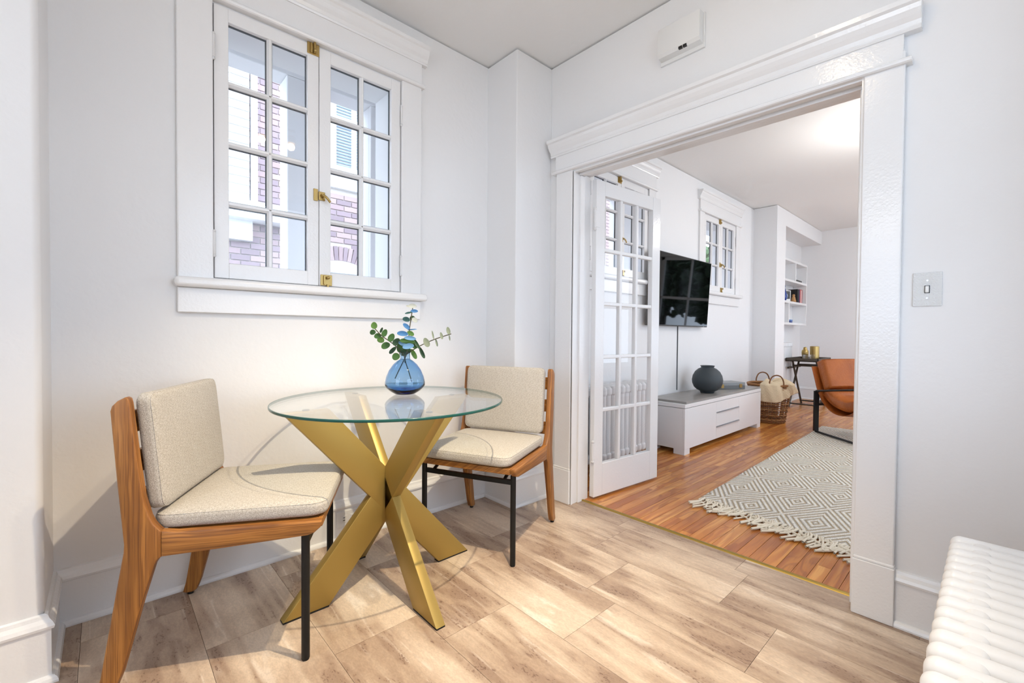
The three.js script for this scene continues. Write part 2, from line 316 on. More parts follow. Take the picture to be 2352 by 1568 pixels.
// ---- casement windows
function brassLatch(p, x, y, z, kind) {
  if (kind === 'turn') {
    const g = M('latch', [rb(x - 0.026, x - 0.006, y - 0.028, y + 0.028, z, z + 0.006, 0.002), rb(x - 0.004, x + 0.026, y - 0.022, y + 0.018, z, z + 0.008, 0.002), cyl([x + 0.012, y, z], [x + 0.012, y, z + 0.026], 0.010, 0.008, 14)], P.brass, p);
    M('lever', tube([[x + 0.010, y, z + 0.026], [x + 0.024, y - 0.012, z + 0.032], [x + 0.042, y - 0.030, z + 0.030]], 0.006, 12, 8), P.brass, g);
  } else {
    const s = kind === 'top' ? 1 : -1;
    const g = M('bolt_plate', [rb(x - 0.028, x + 0.026, y - 0.026, y + 0.026, z, z + 0.005, 0.002), rb(x - 0.016, x - 0.008, y - 0.022, y + 0.022, z + 0.003, z + 0.014, 0.002)], P.brass, p);
    M('bolt', [cyl([x + 0.004, y - 0.02, z + 0.010], [x + 0.004, y + 0.034 * s, z + 0.010], 0.006, 0.006, 12), new THREE.SphereGeometry(0.008, 12, 8).translate(x + 0.004, y - 0.012 * s, z + 0.018)], P.brass, g);
  }
}
function sash(parent, x0, x1, y0, y1, rows, stileL, stileR, name) {
  const s = new THREE.Group(); s.name = 'sash'; parent.add(s);
  const z0 = -0.030, z1 = 0.008, rt = 0.056, rbm = 0.064, mw = 0.022;
  M('stile', rb(x0, x0 + stileL, y0, y1, z0, z1, 0.003), P.trim, s); M('stile', rb(x1 - stileR, x1, y0, y1, z0, z1, 0.003), P.trim, s);
  M('rail', rb(x0 + stileL - 0.001, x1 - stileR + 0.001, y0, y0 + rbm, z0, z1 - 0.0004, 0.003), P.trim, s); M('rail', rb(x0 + stileL - 0.001, x1 - stileR + 0.001, y1 - rt, y1, z0, z1 - 0.0004, 0.003), P.trim, s);
  const gx0 = x0 + stileL, gx1 = x1 - stileR, gy0 = y0 + rbm, gy1 = y1 - rt, xm = (gx0 + gx1) / 2;
  const MUNT = [[-mw / 2, -0.022], [mw / 2, -0.022], [mw / 2, -0.006], [mw / 4, 0.002], [mw / 5, 0.005], [-mw / 5, 0.005], [-mw / 4, 0.002], [-mw / 2, -0.006]];
  M('muntin', boxUV(extr(MUNT.map(([a, b]) => [a, -b]), gy1 - gy0).rotateX(-Math.PI / 2).translate(xm, gy0, 0)), P.trim, s);
  const dy = (gy1 - gy0) / rows;
  for (let r = 1; r < rows; r++) M('muntin', boxUV(extr(MUNT.map(([a, b]) => [-b, a]), gx1 - gx0).rotateY(Math.PI / 2).translate(gx0, gy0 + r * dy, 0)), P.trim, s);
  for (let r = 0; r < rows; r++) for (let c = 0; c < 2; c++) {
    const a = c ? xm + mw / 2 : gx0, b = c ? gx1 : xm - mw / 2, lo = gy0 + r * dy + (r ? mw / 2 : 0), hi = gy0 + (r + 1) * dy - (r < rows - 1 ? mw / 2 : 0);
    M('pane', new THREE.PlaneGeometry(b - a, hi - lo).translate((a + b) / 2, (lo + hi) / 2, -0.012), P.pane, s);
    // dark glazing line: a thin putty lip round each pane, standing behind the glass
    M('glazing_bead', [bx(a, b, lo, lo + 0.003, -0.024, -0.014), bx(a, b, hi - 0.003, hi, -0.024, -0.014), bx(a, a + 0.003, lo, hi, -0.024, -0.014), bx(b - 0.003, b, lo, hi, -0.024, -0.014)], P.charcoal, s);
  }
  return s;
}
function casement(name, label, [x0, x1, y0, y1], rows, cw, xm, gap) {
  const t = struct(name, label);
  // reveal lining
  const d = WD + 0.0;
  M('reveal', [bx(x0 - 0.004, x0 + 0.006, y0, y1, -d, -0.03), bx(x1 - 0.006, x1 + 0.004, y0, y1, -d, -0.03), bx(x0, x1, y1 - 0.008, y1 + 0.004, -d, -0.03), bx(x0, x1, y0 - 0.004, y0 + 0.008, -d, -0.03)], P.extWhite, t);
  // casing, sill, apron, head
  M('casing', rb(x0 - cw, x0 - 0.002, y0 - 0.01, y1 + 0.01, -0.004, 0.020, 0.006), P.trim, t);
  M('casing', rb(x1 + 0.002, x1 + cw, y0 - 0.01, y1 + 0.01, -0.004, 0.020, 0.006), P.trim, t);
  M('sill', rb(x0 - cw - 0.012, x1 + cw + 0.024, y0 - 0.046, y0 - 0.006, -0.03, 0.058, 0.016, 4), P.trim, t);
  M('apron', rb(x0 - cw, x1 + cw - 0.005, y0 - 0.146, y0 - 0.046, -0.004, 0.022, 0.004), P.trim, t);
  M('frieze', rb(x0 - cw, x1 + cw, y1 + 0.02, y1 + 0.14, -0.004, 0.022, 0.003), P.trim, t);
  M('bead', run(BEAD.map(([a, b]) => [a * 0.85, b]), [x0 - cw - 0.012, 0], [x1 + cw + 0.012, 0], [0, 1]).translate(0, y1 + 0.006, 0), P.trim, t);
  M('crown', [run(CROWN.map(([a, b]) => [a * 0.8, b]), [x0 - cw - 0.03, 0], [x1 + cw + 0.03, 0], [0, 1]).translate(0, y1 + 0.135, 0)], P.trim, t);
  sash(t, x0 + gap, xm - 0.0012, y0 + gap * 0.6, y1 - gap * 0.6, rows, 0.052, 0.050);
  sash(t, xm + 0.0012, x1 - gap, y0 + gap * 0.6, y1 - gap * 0.6, rows, 0.054, 0.052);
  M('stop', [bx(x0 + 0.004, x1 - 0.004, y0, y0 + 0.012, -0.05, -0.034), bx(x0 + 0.004, x1 - 0.004, y1 - 0.012, y1, -0.05, -0.034), bx(x0 + 0.004, x0 + 0.016, y0, y1, -0.05, -0.034), bx(x1 - 0.016, x1 - 0.004, y0, y1, -0.05, -0.034), bx(xm - 0.02, xm + 0.02, y0, y1, -0.046, -0.034)], P.trim, t);
  for (const hx of [x0, x1]) for (const hy of [y0 + 0.14, y1 - 0.18]) M('hinge', [cyl([hx, hy - 0.045, 0.016], [hx, hy + 0.045, 0.016], 0.006, 0.006, 10), new THREE.SphereGeometry(0.007, 10, 8).translate(hx, hy + 0.05, 0.016), new THREE.SphereGeometry(0.007, 10, 8).translate(hx, hy - 0.05, 0.016)], P.trim, t);
  brassLatch(t, xm, y0 + (y1 - y0) * 0.38, 0.008, 'turn');
  brassLatch(t, xm - 0.026, y1 - 0.022, 0.008, 'top');
  brassLatch(t, xm + 0.034, y0 + 0.028, 0.008, 'bottom');
  return t;
}
casement('window_1', 'white double casement window with brass latches above the dining table', winRect.w1, 4, 0.122, -1.333, 0.002);
casement('window_2', 'white casement window seen through the open glazed door', winRect.w2, 3, 0.12, 1.167, 0.003);
casement('window_3', 'small white casement window to the right of the television', winRect.w3, 3, 0.12, 3.195, 0.003);
// plain unseen windows, placed and sized to light both rooms
function plainWindow(name, label, [x0, x1, y0, y1], z) {
  const t = struct(name, label), f = 0.06, m = (y0 + y1) / 2;
  M('frame', [bx(x0, x0 + f, y0, y1, z, z + 0.08), bx(x1 - f, x1, y0, y1, z, z + 0.08), bx(x0, x1, y0, y0 + f, z, z + 0.08), bx(x0, x1, y1 - f, y1, z, z + 0.08), bx(x0, x1, m - 0.025, m + 0.025, z, z + 0.06)], P.trim, t);
  M('pane', new THREE.PlaneGeometry(x1 - x0 - 2 * f, y1 - y0 - 2 * f).translate((x0 + x1) / 2, m, z + 0.03), P.pane, t);
}
plainWindow('unseen_window_4', 'unseen white sash window above the radiator behind the viewer, lighting the right wall', winS, 2.50);
plainWindow('unseen_window_5', 'unseen living room sash window nearest the opening, placed to light the room', winL[0], ZS + 0.07);
plainWindow('unseen_window_6', 'unseen middle living room sash window, placed to light the room', winL[1], ZS + 0.07);
plainWindow('unseen_window_7', 'unseen far living room sash window, placed to light the end wall', winL[2], ZS + 0.07);

{
  const t = struct('added_window_9', 'added kitchen window out of view, fill daylight for the dining room'), [a, b, y0, y1] = winWAdded, f = 0.05, m = (y0 + y1) / 2, x = -4.74;  // added window, lets in more daylight from the kitchen side
  M('frame', [bx(x, x + 0.06, y0, y1, a, a + f), bx(x, x + 0.06, y0, y1, b - f, b), bx(x, x + 0.06, y0, y0 + f, a, b), bx(x, x + 0.06, y1 - f, y1, a, b)], P.trim, t);
  M('pane', new THREE.PlaneGeometry(b - a - 2 * f, y1 - y0 - 2 * f).rotateY(Math.PI / 2).translate(x + 0.03, m, (a + b) / 2), P.pane, t);
}
{
  const t = struct('window_8', 'end wall window of the living room, mirrored in the television'), [a, b, y0, y1] = winE, f = 0.06, m = (y0 + y1) / 2, x = 6.46;
  M('frame', [bx(x, x + 0.08, y0, y1, a, a + f), bx(x, x + 0.08, y0, y1, b - f, b), bx(x, x + 0.08, y0, y0 + f, a, b), bx(x, x + 0.08, y1 - f, y1, a, b), bx(x, x + 0.06, m - 0.025, m + 0.025, a, b), bx(x, x + 0.05, y0, y1, (a + b) / 2 - 0.012, (a + b) / 2 + 0.012)], P.trim, t);
  M('pane', new THREE.PlaneGeometry(b - a - 2 * f, y1 - y0 - 2 * f).rotateY(-Math.PI / 2).translate(x + 0.03, m, (a + b) / 2), P.pane, t);
}
// ---- glazed door standing open
{
  const t = struct('door_1', 'white fifteen-pane glazed door standing open into the living room');
  t.position.set(0.150, 0, 0.496); t.rotation.y = -0.083;
  const W = 0.672, z0 = -0.018, z1 = 0.018, gx0 = 0.082, gx1 = 0.582, gy0 = 0.215, gy1 = 1.895, mw = 0.024, top = 1.985;
  M('stile', rb(0, gx0, 0.012, top, z0, z1, 0.004), P.trim, t); M('stile', rb(gx1, W, 0.012, top, z0, z1, 0.004), P.trim, t);
  M('rail', rb(gx0 - 0.002, gx1 + 0.002, 0.012, gy0, z0, z1 - 0.0004, 0.004), P.trim, t); M('rail', rb(gx0 - 0.002, gx1 + 0.002, gy1, top, z0, z1 - 0.0004, 0.004), P.trim, t);
  const dx = (gx1 - gx0) / 3, dy = (gy1 - gy0) / 5;
  for (let i = 1; i < 3; i++) M('muntin', rb(gx0 + i * dx - mw / 2, gx0 + i * dx + mw / 2, gy0 - 0.002, gy1 + 0.002, -0.016, 0.015, 0.006), P.trim, t);
  for (let i = 1; i < 5; i++) M('muntin', rb(gx0 - 0.002, gx1 + 0.002, gy0 + i * dy - mw / 2, gy0 + i * dy + mw / 2, -0.016, 0.0146, 0.006), P.trim, t);
  for (let c = 0; c < 3; c++) for (let r = 0; r < 5; r++) M('pane', new THREE.PlaneGeometry(dx - mw * 0.8, dy - mw * 0.8).translate(gx0 + (c + 0.5) * dx, gy0 + (r + 0.5) * dy, 0), P.pane, t);
  for (const y of [0.30, 1.74]) {
    const h = M('hinge', [cyl([-0.008, y - 0.055, 0.014], [-0.008, y + 0.055, 0.014], 0.008, 0.008, 12), new THREE.SphereGeometry(0.011, 12, 10).translate(-0.008, y + 0.062, 0.014), new THREE.SphereGeometry(0.011, 12, 10).translate(-0.008, y - 0.062, 0.014), rb(-0.004, 0.034, y - 0.05, y + 0.05, 0.015, 0.0205, 0.001)], P.trim, t);
  }
}

// ================================================================ LIGHT FITTINGS
const glow = (c, k) => mat(0xffffff, 0.4, { emissive: c, emissiveIntensity: k });
{ // two out-of-view spot heads on a bar, aimed to light the table
  const t = thing('unseen_ceiling_spotlight', 'unseen brass bar of two ceiling spotlights, placed to light the dining table', 'lamp', [-1.20, 0, 1.585]);
  M('canopy', cyl([0, H - 0.03, 0], [0, H, 0], 0.06, 0.065, 24), P.brass, t);
  M('rod', cyl([0, 2.62, 0], [0, H - 0.02, 0], 0.008), P.brass, t);
  M('bar', cyl([-0.10, 2.62, 0], [0.24, 2.62, 0], 0.010), P.brass, t);
  const aim = new THREE.Vector3(-0.06, 0.0, -0.64);
  for (const [dx, share] of [[0, 1], [0.21, 0.3]]) {
    const at = new THREE.Vector3(dx, 2.49, 0), d = aim.clone().sub(at).normalize(), back = at.clone().addScaledVector(d, -0.085), mid = at.clone().addScaledVector(d, -0.022);
    M('shade', cyl(back.toArray(), mid.toArray(), 0.030, 0.036, 20), P.brass, t);
    M('bulb', new THREE.SphereGeometry(0.028, 20, 14).translate(at.x, at.y, at.z), glow(LAMP_COLOR, 130), t);
    const l = new THREE.SpotLight(LAMP_COLOR, SPOT_POWER * share, 0, 0.72, 0.95); l.position.copy(at).addScaledVector(d, 0.0); l.target.position.copy(aim); l.shadow.radius = 0.7; l.castShadow = true; t.add(l, l.target);
  }
}
function globe(label, x, y, z, r, power) {
  const t = thing('unseen_globe_lamp', label, 'lamp', [x, 0, z]);
  M('canopy', cyl([0, H - 0.03, 0], [0, H, 0], 0.05, 0.055, 24), P.brass, t);
  M('rod', cyl([0, y + r, 0], [0, H - 0.02, 0], 0.008), P.brass, t);
  M('bulb', new THREE.SphereGeometry(r, 28, 20).translate(0, y, 0), glow(GLOBE_COLOR, 6), t);
  const l = new THREE.PointLight(GLOBE_COLOR, power); l.position.set(0, y, 0); l.shadow.radius = r / 0.02 * 0.9; l.castShadow = true; t.add(l);
}
globe('added white globe in the kitchen, out of view, fill light for the dining room', -3.5, 2.1, 1.5, 0.15, KITCHEN_FILL_POWER);  // added lamp, soft fill from the left and behind
globe('unseen white globe hidden behind the casing, placed to light the living room', 2.36, 2.16, 1.66, 0.09, LIVING_POWER);  // out of view, gives the living room ceiling its glow
globe('added white globe at the far end of the living room, out of view, fill light', 4.9, 2.1, 2.3, 0.12, LIVING_POWER * 1.3);  // added lamp, brightens the end wall and console

// ================================================================ DINING TABLE
{
  const cx = -1.228, cz = 0.497, t = thing('dining_table', 'round glass-topped dining table on crossed gold beams', 'table', [cx, 0, cz]);
  const th = 0.038, top = 0.744, o = 0.402, i = 0.242;
  const beam = (sgn) => extr([[-o * sgn, 0.006], [-i * sgn, 0.006], [o * sgn, top], [i * sgn, top]], th - (sgn > 0 ? 0.0008 : 0), 0.003, 2).translate(0, 0, -th / 2);
  const foot = (sgn) => bx(-o * sgn, -i * sgn, 0, 0.006, -th / 2 + 0.002, th / 2 - 0.002);
  for (const ry of [0, Math.PI / 2]) for (const s of [-1, 1]) {
    const b = M('beam', toCreasedNormals(beam(s), 0.6), P.gold, t); b.rotation.y = ry;
    const p = M('foot_pad', foot(s), P.rubber, t); p.rotation.y = ry;
  }
  for (let k = 0; k < 4; k++) M('support_pad', new THREE.CylinderGeometry(0.012, 0.012, 0.004, 16).translate(Math.cos(k * Math.PI / 2) * 0.32, 0.746, Math.sin(k * Math.PI / 2) * 0.32), P.rubber, t);
  const R = 0.452, y0 = 0.7488, y1 = 0.758;
  const g = M('glass_top', [new THREE.CircleGeometry(R - 0.004, 96).rotateX(-Math.PI / 2).translate(0, y1, 0), new THREE.CircleGeometry(R - 0.004, 96).rotateX(Math.PI / 2).translate(0, y0, 0)], P.tableGlass, t); g.position.set(0.016, 0, 0.015);
  M('edge', lathe([[R - 0.004, y0], [R - 0.001, y0], [R, y0 + 0.002], [R, y1 - 0.002], [R - 0.001, y1], [R - 0.004, y1], [R - 0.004, y0]], 128), P.glassEdge, g);
}
// ================================================================ DINING CHAIRS
function diningChair(label, pos, turn) {
  const t = thing('dining_chair', label, 'chair', pos, turn, 'pair of dining chairs');   // local +x is forward, origin on the floor under the rear legs
  const th = 0.027, zc = 0.2495;
  const post = [[0.002, 0.012], [0.012, 0.05], [0.042, 0.235], [0.070, 0.405], [0.071, 0.425], [0.056, 0.60], [0.041, 0.804], [0.045, 0.818], [0.058, 0.832], [0.076, 0.842], [0.083, 0.838], [0.086, 0.826], [0.104, 0.66], [0.117, 0.557], [0.132, 0.500], [0.142, 0.478], [0.156, 0.460], [0.162, 0.455], [0.162, 0.381], [0.152, 0.373], [0.143, 0.358], [0.115, 0.261], [0.062, 0.055], [0.048, 0.018], [0.036, 0.010], [0.012, 0.008]];
  const rail = [[0.162, 0.381], [0.30, 0.388], [0.550, 0.404], [0.570, 0.410], [0.588, 0.426], [0.594, 0.438], [0.592, 0.446], [0.40, 0.447], [0.20, 0.450], [0.162, 0.455]];
  const uvw = (g, s = 1) => { const p = g.attributes.position, uv = g.attributes.uv, n = g.attributes.normal; for (let i = 0; i < p.count; i++) { const side = Math.abs(n.getZ(i)) < 0.5; uv.setXY(i, ((side ? p.getZ(i) : p.getX(i)) + 0.13) / 0.25, p.getY(i) / 0.8); } return g; };
  const uvr = (g) => { const p = g.attributes.position, uv = g.attributes.uv; for (let i = 0; i < p.count; i++) uv.setXY(i, p.getX(i) / 0.8, (p.getY(i) + p.getZ(i) * 0.7) / 0.25); return g; };
  for (const s of [-1, 1]) {
    M('leg_post', uvw(toCreasedNormals(extr(post, th, 0.004, 2).translate(0, 0, s * zc - th / 2), 0.9)), P.teak, t);
    M('seat_rail', uvr(toCreasedNormals(extr(rail, th, 0.004, 2).translate(0, 0, s * zc - th / 2), 0.9)), P.teakH, t);
    M('glide', cyl([0.024, 0, s * zc], [0.024, 0.013, s * zc], 0.010, 0.010, 14), P.rubber, t);
    const leg = M('front_leg', cyl([0.540, 0.005, s * 0.232], [0.540, 0.402, s * 0.232], 0.0125, 0.0125, 20), P.blackMetal, t);
    M('glide', cyl([0.540, 0, s * 0.232], [0.540, 0.006, s * 0.232], 0.0105, 0.0105, 16), P.rubber, t);
    M('side_bar', cyl([0.540, 0.372, s * 0.185], [0.42, 0.424, s * 0.185], 0.008, 0.008, 12), P.blackMetal, t);
  }
  M('front_bar', bx(0.532, 0.548, 0.362, 0.382, -0.232, 0.232), P.blackMetal, t);
  M('seat_board', uvr(rb(0.155, 0.576, 0.424, 0.444, -0.237, 0.237, 0.004)), P.teakH, t);
  M('front_apron', uvr(rb(0.574, 0.590, 0.418, 0.444, -0.237, 0.237, 0.004)), P.teakH, t);
  for (const [a, b] of [[0.73, 0.795], [0.612, 0.677], [0.494, 0.559]]) {
    const lean = (y) => 0.100 - (y - 0.5) * 0.105;
    const g = new RoundedBoxGeometry(0.018, b - a, 0.49, 2, 0.003).rotateZ(0.10).translate(lean((a + b) / 2) - 0.012, (a + b) / 2, 0);
    const p = g.attributes.position, uv = g.attributes.uv; for (let i = 0; i < p.count; i++) uv.setXY(i, p.getZ(i) / 0.8, (p.getY(i) + p.getX(i)) / 0.25);
    M('back_slat', g, P.teakH, t);
  }
  // cushions: boxes with a soft crown
  const cushion = (w, h, d, r, crown) => {      // w along x, h along y (thickness), d along z
    let g = new RoundedBoxGeometry(w, h, d, 6, r); const p = g.attributes.position;
    const q = new THREE.BoxGeometry(w - 2 * r, h, d - 2 * r, 20, 1, 20);
    for (let i = 0; i < p.count; i++) { const x = p.getX(i), y = p.getY(i), z = p.getZ(i), k = Math.max(0, 1 - (2 * x / w) ** 4) * Math.max(0, 1 - (2 * z / d) ** 4); p.setY(i, y + Math.sign(y) * crown * k); }
    return g;
  };
  const soft = (w, h, d, r, crown, R = 0.035) => {         // rounded in plan by R, along the edges by r, softly crowned
    const g = new THREE.BoxGeometry(1, 1, 1, 36, 10, 36), p = g.attributes.position, mn = Math.min(w, d) / 2;
    for (let i = 0; i < p.count; i++) {
      let x = p.getX(i) * 2, z = p.getZ(i) * 2, y = p.getY(i) * h; const m = Math.max(Math.abs(x), Math.abs(z));
      let e = (1 - m) * mn, yy = h / 2 - Math.abs(y), m2 = m;
      if (e < r && yy < r) { const L = Math.hypot(r - e, r - yy) || 1; e = r - r * (r - e) / L; yy = r - r * (r - yy) / L; m2 = 1 - e / mn; }
      const k = m > 1e-6 ? m2 / m : 1; x *= k * w / 2; z *= k * d / 2; y = Math.sign(y) * (h / 2 - yy);
      const a = m2 * w / 2, b = m2 * d / 2, Rm = R * m2, cx = Math.max(-a + Rm, Math.min(a - Rm, x)), cz = Math.max(-b + Rm, Math.min(b - Rm, z)), vx = x - cx, vz = z - cz, L = Math.hypot(vx, vz);
      if (L > 1e-9) { x = cx + vx / L * Math.min(Rm, L > Rm ? Rm : L); z = cz + vz / L * Math.min(Rm, L > Rm ? Rm : L); }
      const q = (1 - Math.min(1, Math.abs(2 * x / w)) ** 3) * (1 - Math.min(1, Math.abs(2 * z / d)) ** 3);
      p.setXYZ(i, x, y + (y > 0 ? crown : -crown * 0.2) * q, z);
    }
    const mm = mergeVertices(new THREE.BufferGeometry().setAttribute('position', p).setIndex(g.index), 1e-5); mm.computeVertexNormals();
    return boxUV(mm, 1 / 0.09);
  };
  const piping = (w, d, y, r) => { const pts = []; for (const [sx, sz, a0] of [[1, -1, -Math.PI / 2], [1, 1, 0], [-1, 1, Math.PI / 2], [-1, -1, Math.PI]]) for (let k = 0; k <= 4; k++) { const a = a0 + k / 4 * Math.PI / 2; pts.push([sx * (w / 2 - r) + Math.cos(a) * r, y, sz * (d / 2 - r) + Math.sin(a) * r]); if (k === 4) { const nx = a0 === -Math.PI / 2 || a0 === Math.PI / 2; for (let q = 1; q < 6; q++) { const f = q / 6; pts.push(nx ? [sx * w / 2, y, (sz * (d / 2 - r)) * (1 - 2 * f)] : [sx * (w / 2 - r) * (1 - 2 * f), y, sz * d / 2]); } } } return tube(pts, 0.0016, 200, 6, true); };
  const seat = M('seat_cushion', soft(0.482, 0.050, 0.470, 0.018, 0.010, 0.045), P.linen, t); seat.position.set(0.361, 0.472, 0);
  seat.rotation.z = 0.0;
  M('seam', boxUV(piping(0.474, 0.462, 0.0180, 0.042), 8), P.linen, seat);
  const back = M('back_cushion', soft(0.345, 0.050, 0.456, 0.016, 0.006, 0.028), P.linen, t); back.position.set(0.118, 0.676, 0); back.rotation.z = Math.PI / 2 + 0.098; back.scale.y = -1; back.scale.set(1, 1, 1); back.rotation.z = -Math.PI / 2 + 0.098;
  M('seam', boxUV(piping(0.338, 0.449, 0.0180, 0.025), 8), P.linen, back);
  return t;
}
const yawOf = (fx, fz) => Math.atan2(-fz, fx);
diningChair('linen and teak dining chair left of the table, seen side on', [-1.984, 0, 0.270], yawOf(0.8743, 0.4853));
diningChair('linen and teak dining chair right of the table, facing the viewer', [-0.3635, 0, 0.322], yawOf(-0.9098, 0.4151));

// ================================================================ VASE AND EUCALYPTUS
const VASE = new THREE.Vector3(-1.105, 0.7585, 0.420), RT = new THREE.Vector3(Math.cos(0.7428), 0, Math.sin(0.7428)), FW = new THREE.Vector3(Math.sin(0.7428), 0, -Math.cos(0.7428));
{
  const t = thing('glass_vase', 'blue glass teardrop vase standing on the round glass table', 'vase', VASE.toArray());
  const out = [[0.0, 0.0], [0.038, 0.0], [0.046, 0.003], [0.066, 0.016], [0.081, 0.030], [0.0865, 0.040], [0.0865, 0.052], [0.081, 0.078], [0.069, 0.107], [0.052, 0.131], [0.035, 0.147], [0.0255, 0.1525], [0.0220, 0.155], [0.0212, 0.160], [0.0212, 0.178], [0.0225, 0.183], [0.0245, 0.186]];
  const inn = [[0.0225, 0.1865], [0.0188, 0.180], [0.0186, 0.160], [0.0200, 0.153], [0.0245, 0.149], [0.0330, 0.144], [0.0495, 0.128], [0.066, 0.105], [0.078, 0.077], [0.0835, 0.052], [0.0830, 0.042], [0.076, 0.032], [0.062, 0.021], [0.040, 0.012], [0.0, 0.010]];
  M('body', lathe([...out, ...inn], 64), P.blueGlass, t);
}
{
  const at = (x, y, d = 0) => { const px = 600 + x / 4.2, py = 680 + y / 4.2; const s = 0.001958; return VASE.clone().addScaledVector(RT, (px - 930) * s).addScaledVector(FW, d).setY(0.748 + (908 - py) * s); };
  const leafGeo = (() => {
    const g = new THREE.SphereGeometry(1, 16, 10), p = g.attributes.position;
    for (let i = 0; i < p.count; i++) { const x = p.getX(i), y = p.getY(i), z = p.getZ(i), r = x * x + y * y; p.setXYZ(i, x * (1 - 0.12 * y), y, z * 0.05 + 0.16 * r); }
    g.computeVertexNormals(); return g;
  })();
  const leafM = (c) => mat(c, 0.6, { transmission: 0.25, thickness: 0, roughnessMap: null });
  const cols = { g: leafM(0x3f6b2c), g2: leafM(0x5f8a3c), d: leafM(0x2c4f2e), b: leafM(0x4a86bf), b2: leafM(0x74a6d2), t: leafM(0x2f5f5c), s: leafM(0x8f9a84), w: leafM(0xc4cac4) };
  function stem(label, path, leaves, depth) {
    const t = thing('eucalyptus_stem', label, 'plant', VASE.toArray(), 0, 'eucalyptus stems in the blue vase');
    const loc = (v) => v.clone().sub(VASE);
    const pts = path.map(([x, y, d]) => loc(at(x, y, d ?? 0)).toArray());
    M('stalk', tube(pts, 0.0022, 40, 7), P.stem, t);
    leaves.forEach(([x, y, rx, ry, rot, c, tip], i) => {
      const m = M('leaf', leafGeo, cols[c], t), k = 0.001958 / 4.2;
      m.position.copy(loc(at(x, y, depth + ((i * 37) % 11 - 5) * 0.004)));
      // face the viewer's side, then turn in the plane and tip
      const q = new THREE.Quaternion().setFromRotationMatrix(new THREE.Matrix4().makeBasis(RT, new THREE.Vector3(0, 1, 0), FW.clone().negate()));
      q.multiply(new THREE.Quaternion().setFromAxisAngle(new THREE.Vector3(0, 0, 1), -rot * Math.PI / 180));
      q.multiply(new THREE.Quaternion().setFromAxisAngle(rx > ry ? new THREE.Vector3(1, 0, 0) : new THREE.Vector3(0, 1, 0), (tip ?? 0) * Math.PI / 180));
      m.quaternion.copy(q); m.scale.set(rx * k, ry * k, Math.max(rx, ry) * k);
      // a short stalk joins the leaf to its stem
    });
    return t;
  }
  stem('green round-leaved eucalyptus stem leaning left out of the blue vase', [[1452, 825, 0.0], [1420, 720, 0], [1386, 620, 0], [1372, 560, 0], [1300, 490, 0.01], [1230, 435, 0.01], [1165, 385, 0], [1098, 318, 0]],
    [[1102, 287, 30, 33, 0, 'g2'], [1078, 350, 29, 25, -20, 'g'], [1150, 330, 12, 28, 25, 'd'], [1198, 357, 26, 38, 25, 'g'], [1122, 385, 34, 26, -10, 'g'], [1142, 422, 35, 30, 10, 'g2'], [1260, 400, 30, 42, 30, 'g'], [1196, 476, 44, 32, -25, 'g'], [1255, 522, 20, 46, 45, 'd'], [1305, 440, 30, 42, 45, 'd'], [1333, 495, 34, 50, 0, 'g'], [1308, 577, 38, 34, -30, 'g'], [1365, 545, 34, 30, 10, 'd'], [1395, 520, 40, 34, 0, 'd']], 0.005);
  stem('blue-grey eucalyptus stem standing upright in the blue vase', [[1285, 790, 0.01], [1320, 720, 0.005], [1360, 645, 0], [1392, 580, 0], [1415, 450, 0], [1425, 330, 0], [1440, 220, 0], [1458, 105, 0]],
    [[1470, 103, 40, 20, 0, 'w'], [1425, 103, 22, 9, 10, 'w'], [1473, 147, 36, 16, 0, 'b'], [1432, 167, 34, 9, -12, 't'], [1405, 226, 36, 23, 12, 't'], [1455, 213, 27, 22, 8, 'd'], [1490, 232, 30, 22, 30, 'w'], [1405, 292, 40, 20, 40, 'b'], [1452, 322, 46, 6, -5, 'b2'], [1375, 360, 52, 24, 5, 'b'], [1442, 358, 36, 22, 25, 'g2'], [1452, 402, 56, 20, 6, 'b2'], [1420, 432, 74, 26, 8, 'g'], [1370, 455, 46, 24, 20, 'b2'], [1432, 478, 54, 26, -10, 'b2']], -0.015);
  stem('thin grey-green eucalyptus stem reaching right out of the blue vase', [[1384, 640, 0.0], [1392, 570, 0], [1425, 540, 0], [1530, 475, 0], [1660, 415, 0], [1822, 360, 0]],
    [[1600, 442, 28, 46, -25, 's'], [1653, 372, 8, 42, -12, 's'], [1682, 445, 10, 38, -14, 's'], [1738, 378, 14, 34, -14, 's'], [1797, 330, 19, 36, -12, 's'], [1804, 398, 7, 28, -8, 's'], [1500, 450, 16, 62, -32, 'd'], [1548, 540, 18, 60, -24, 'd'], [1462, 555, 22, 54, -28, 'g2'], [1480, 470, 36, 30, 30, 'g']], -0.005);
}
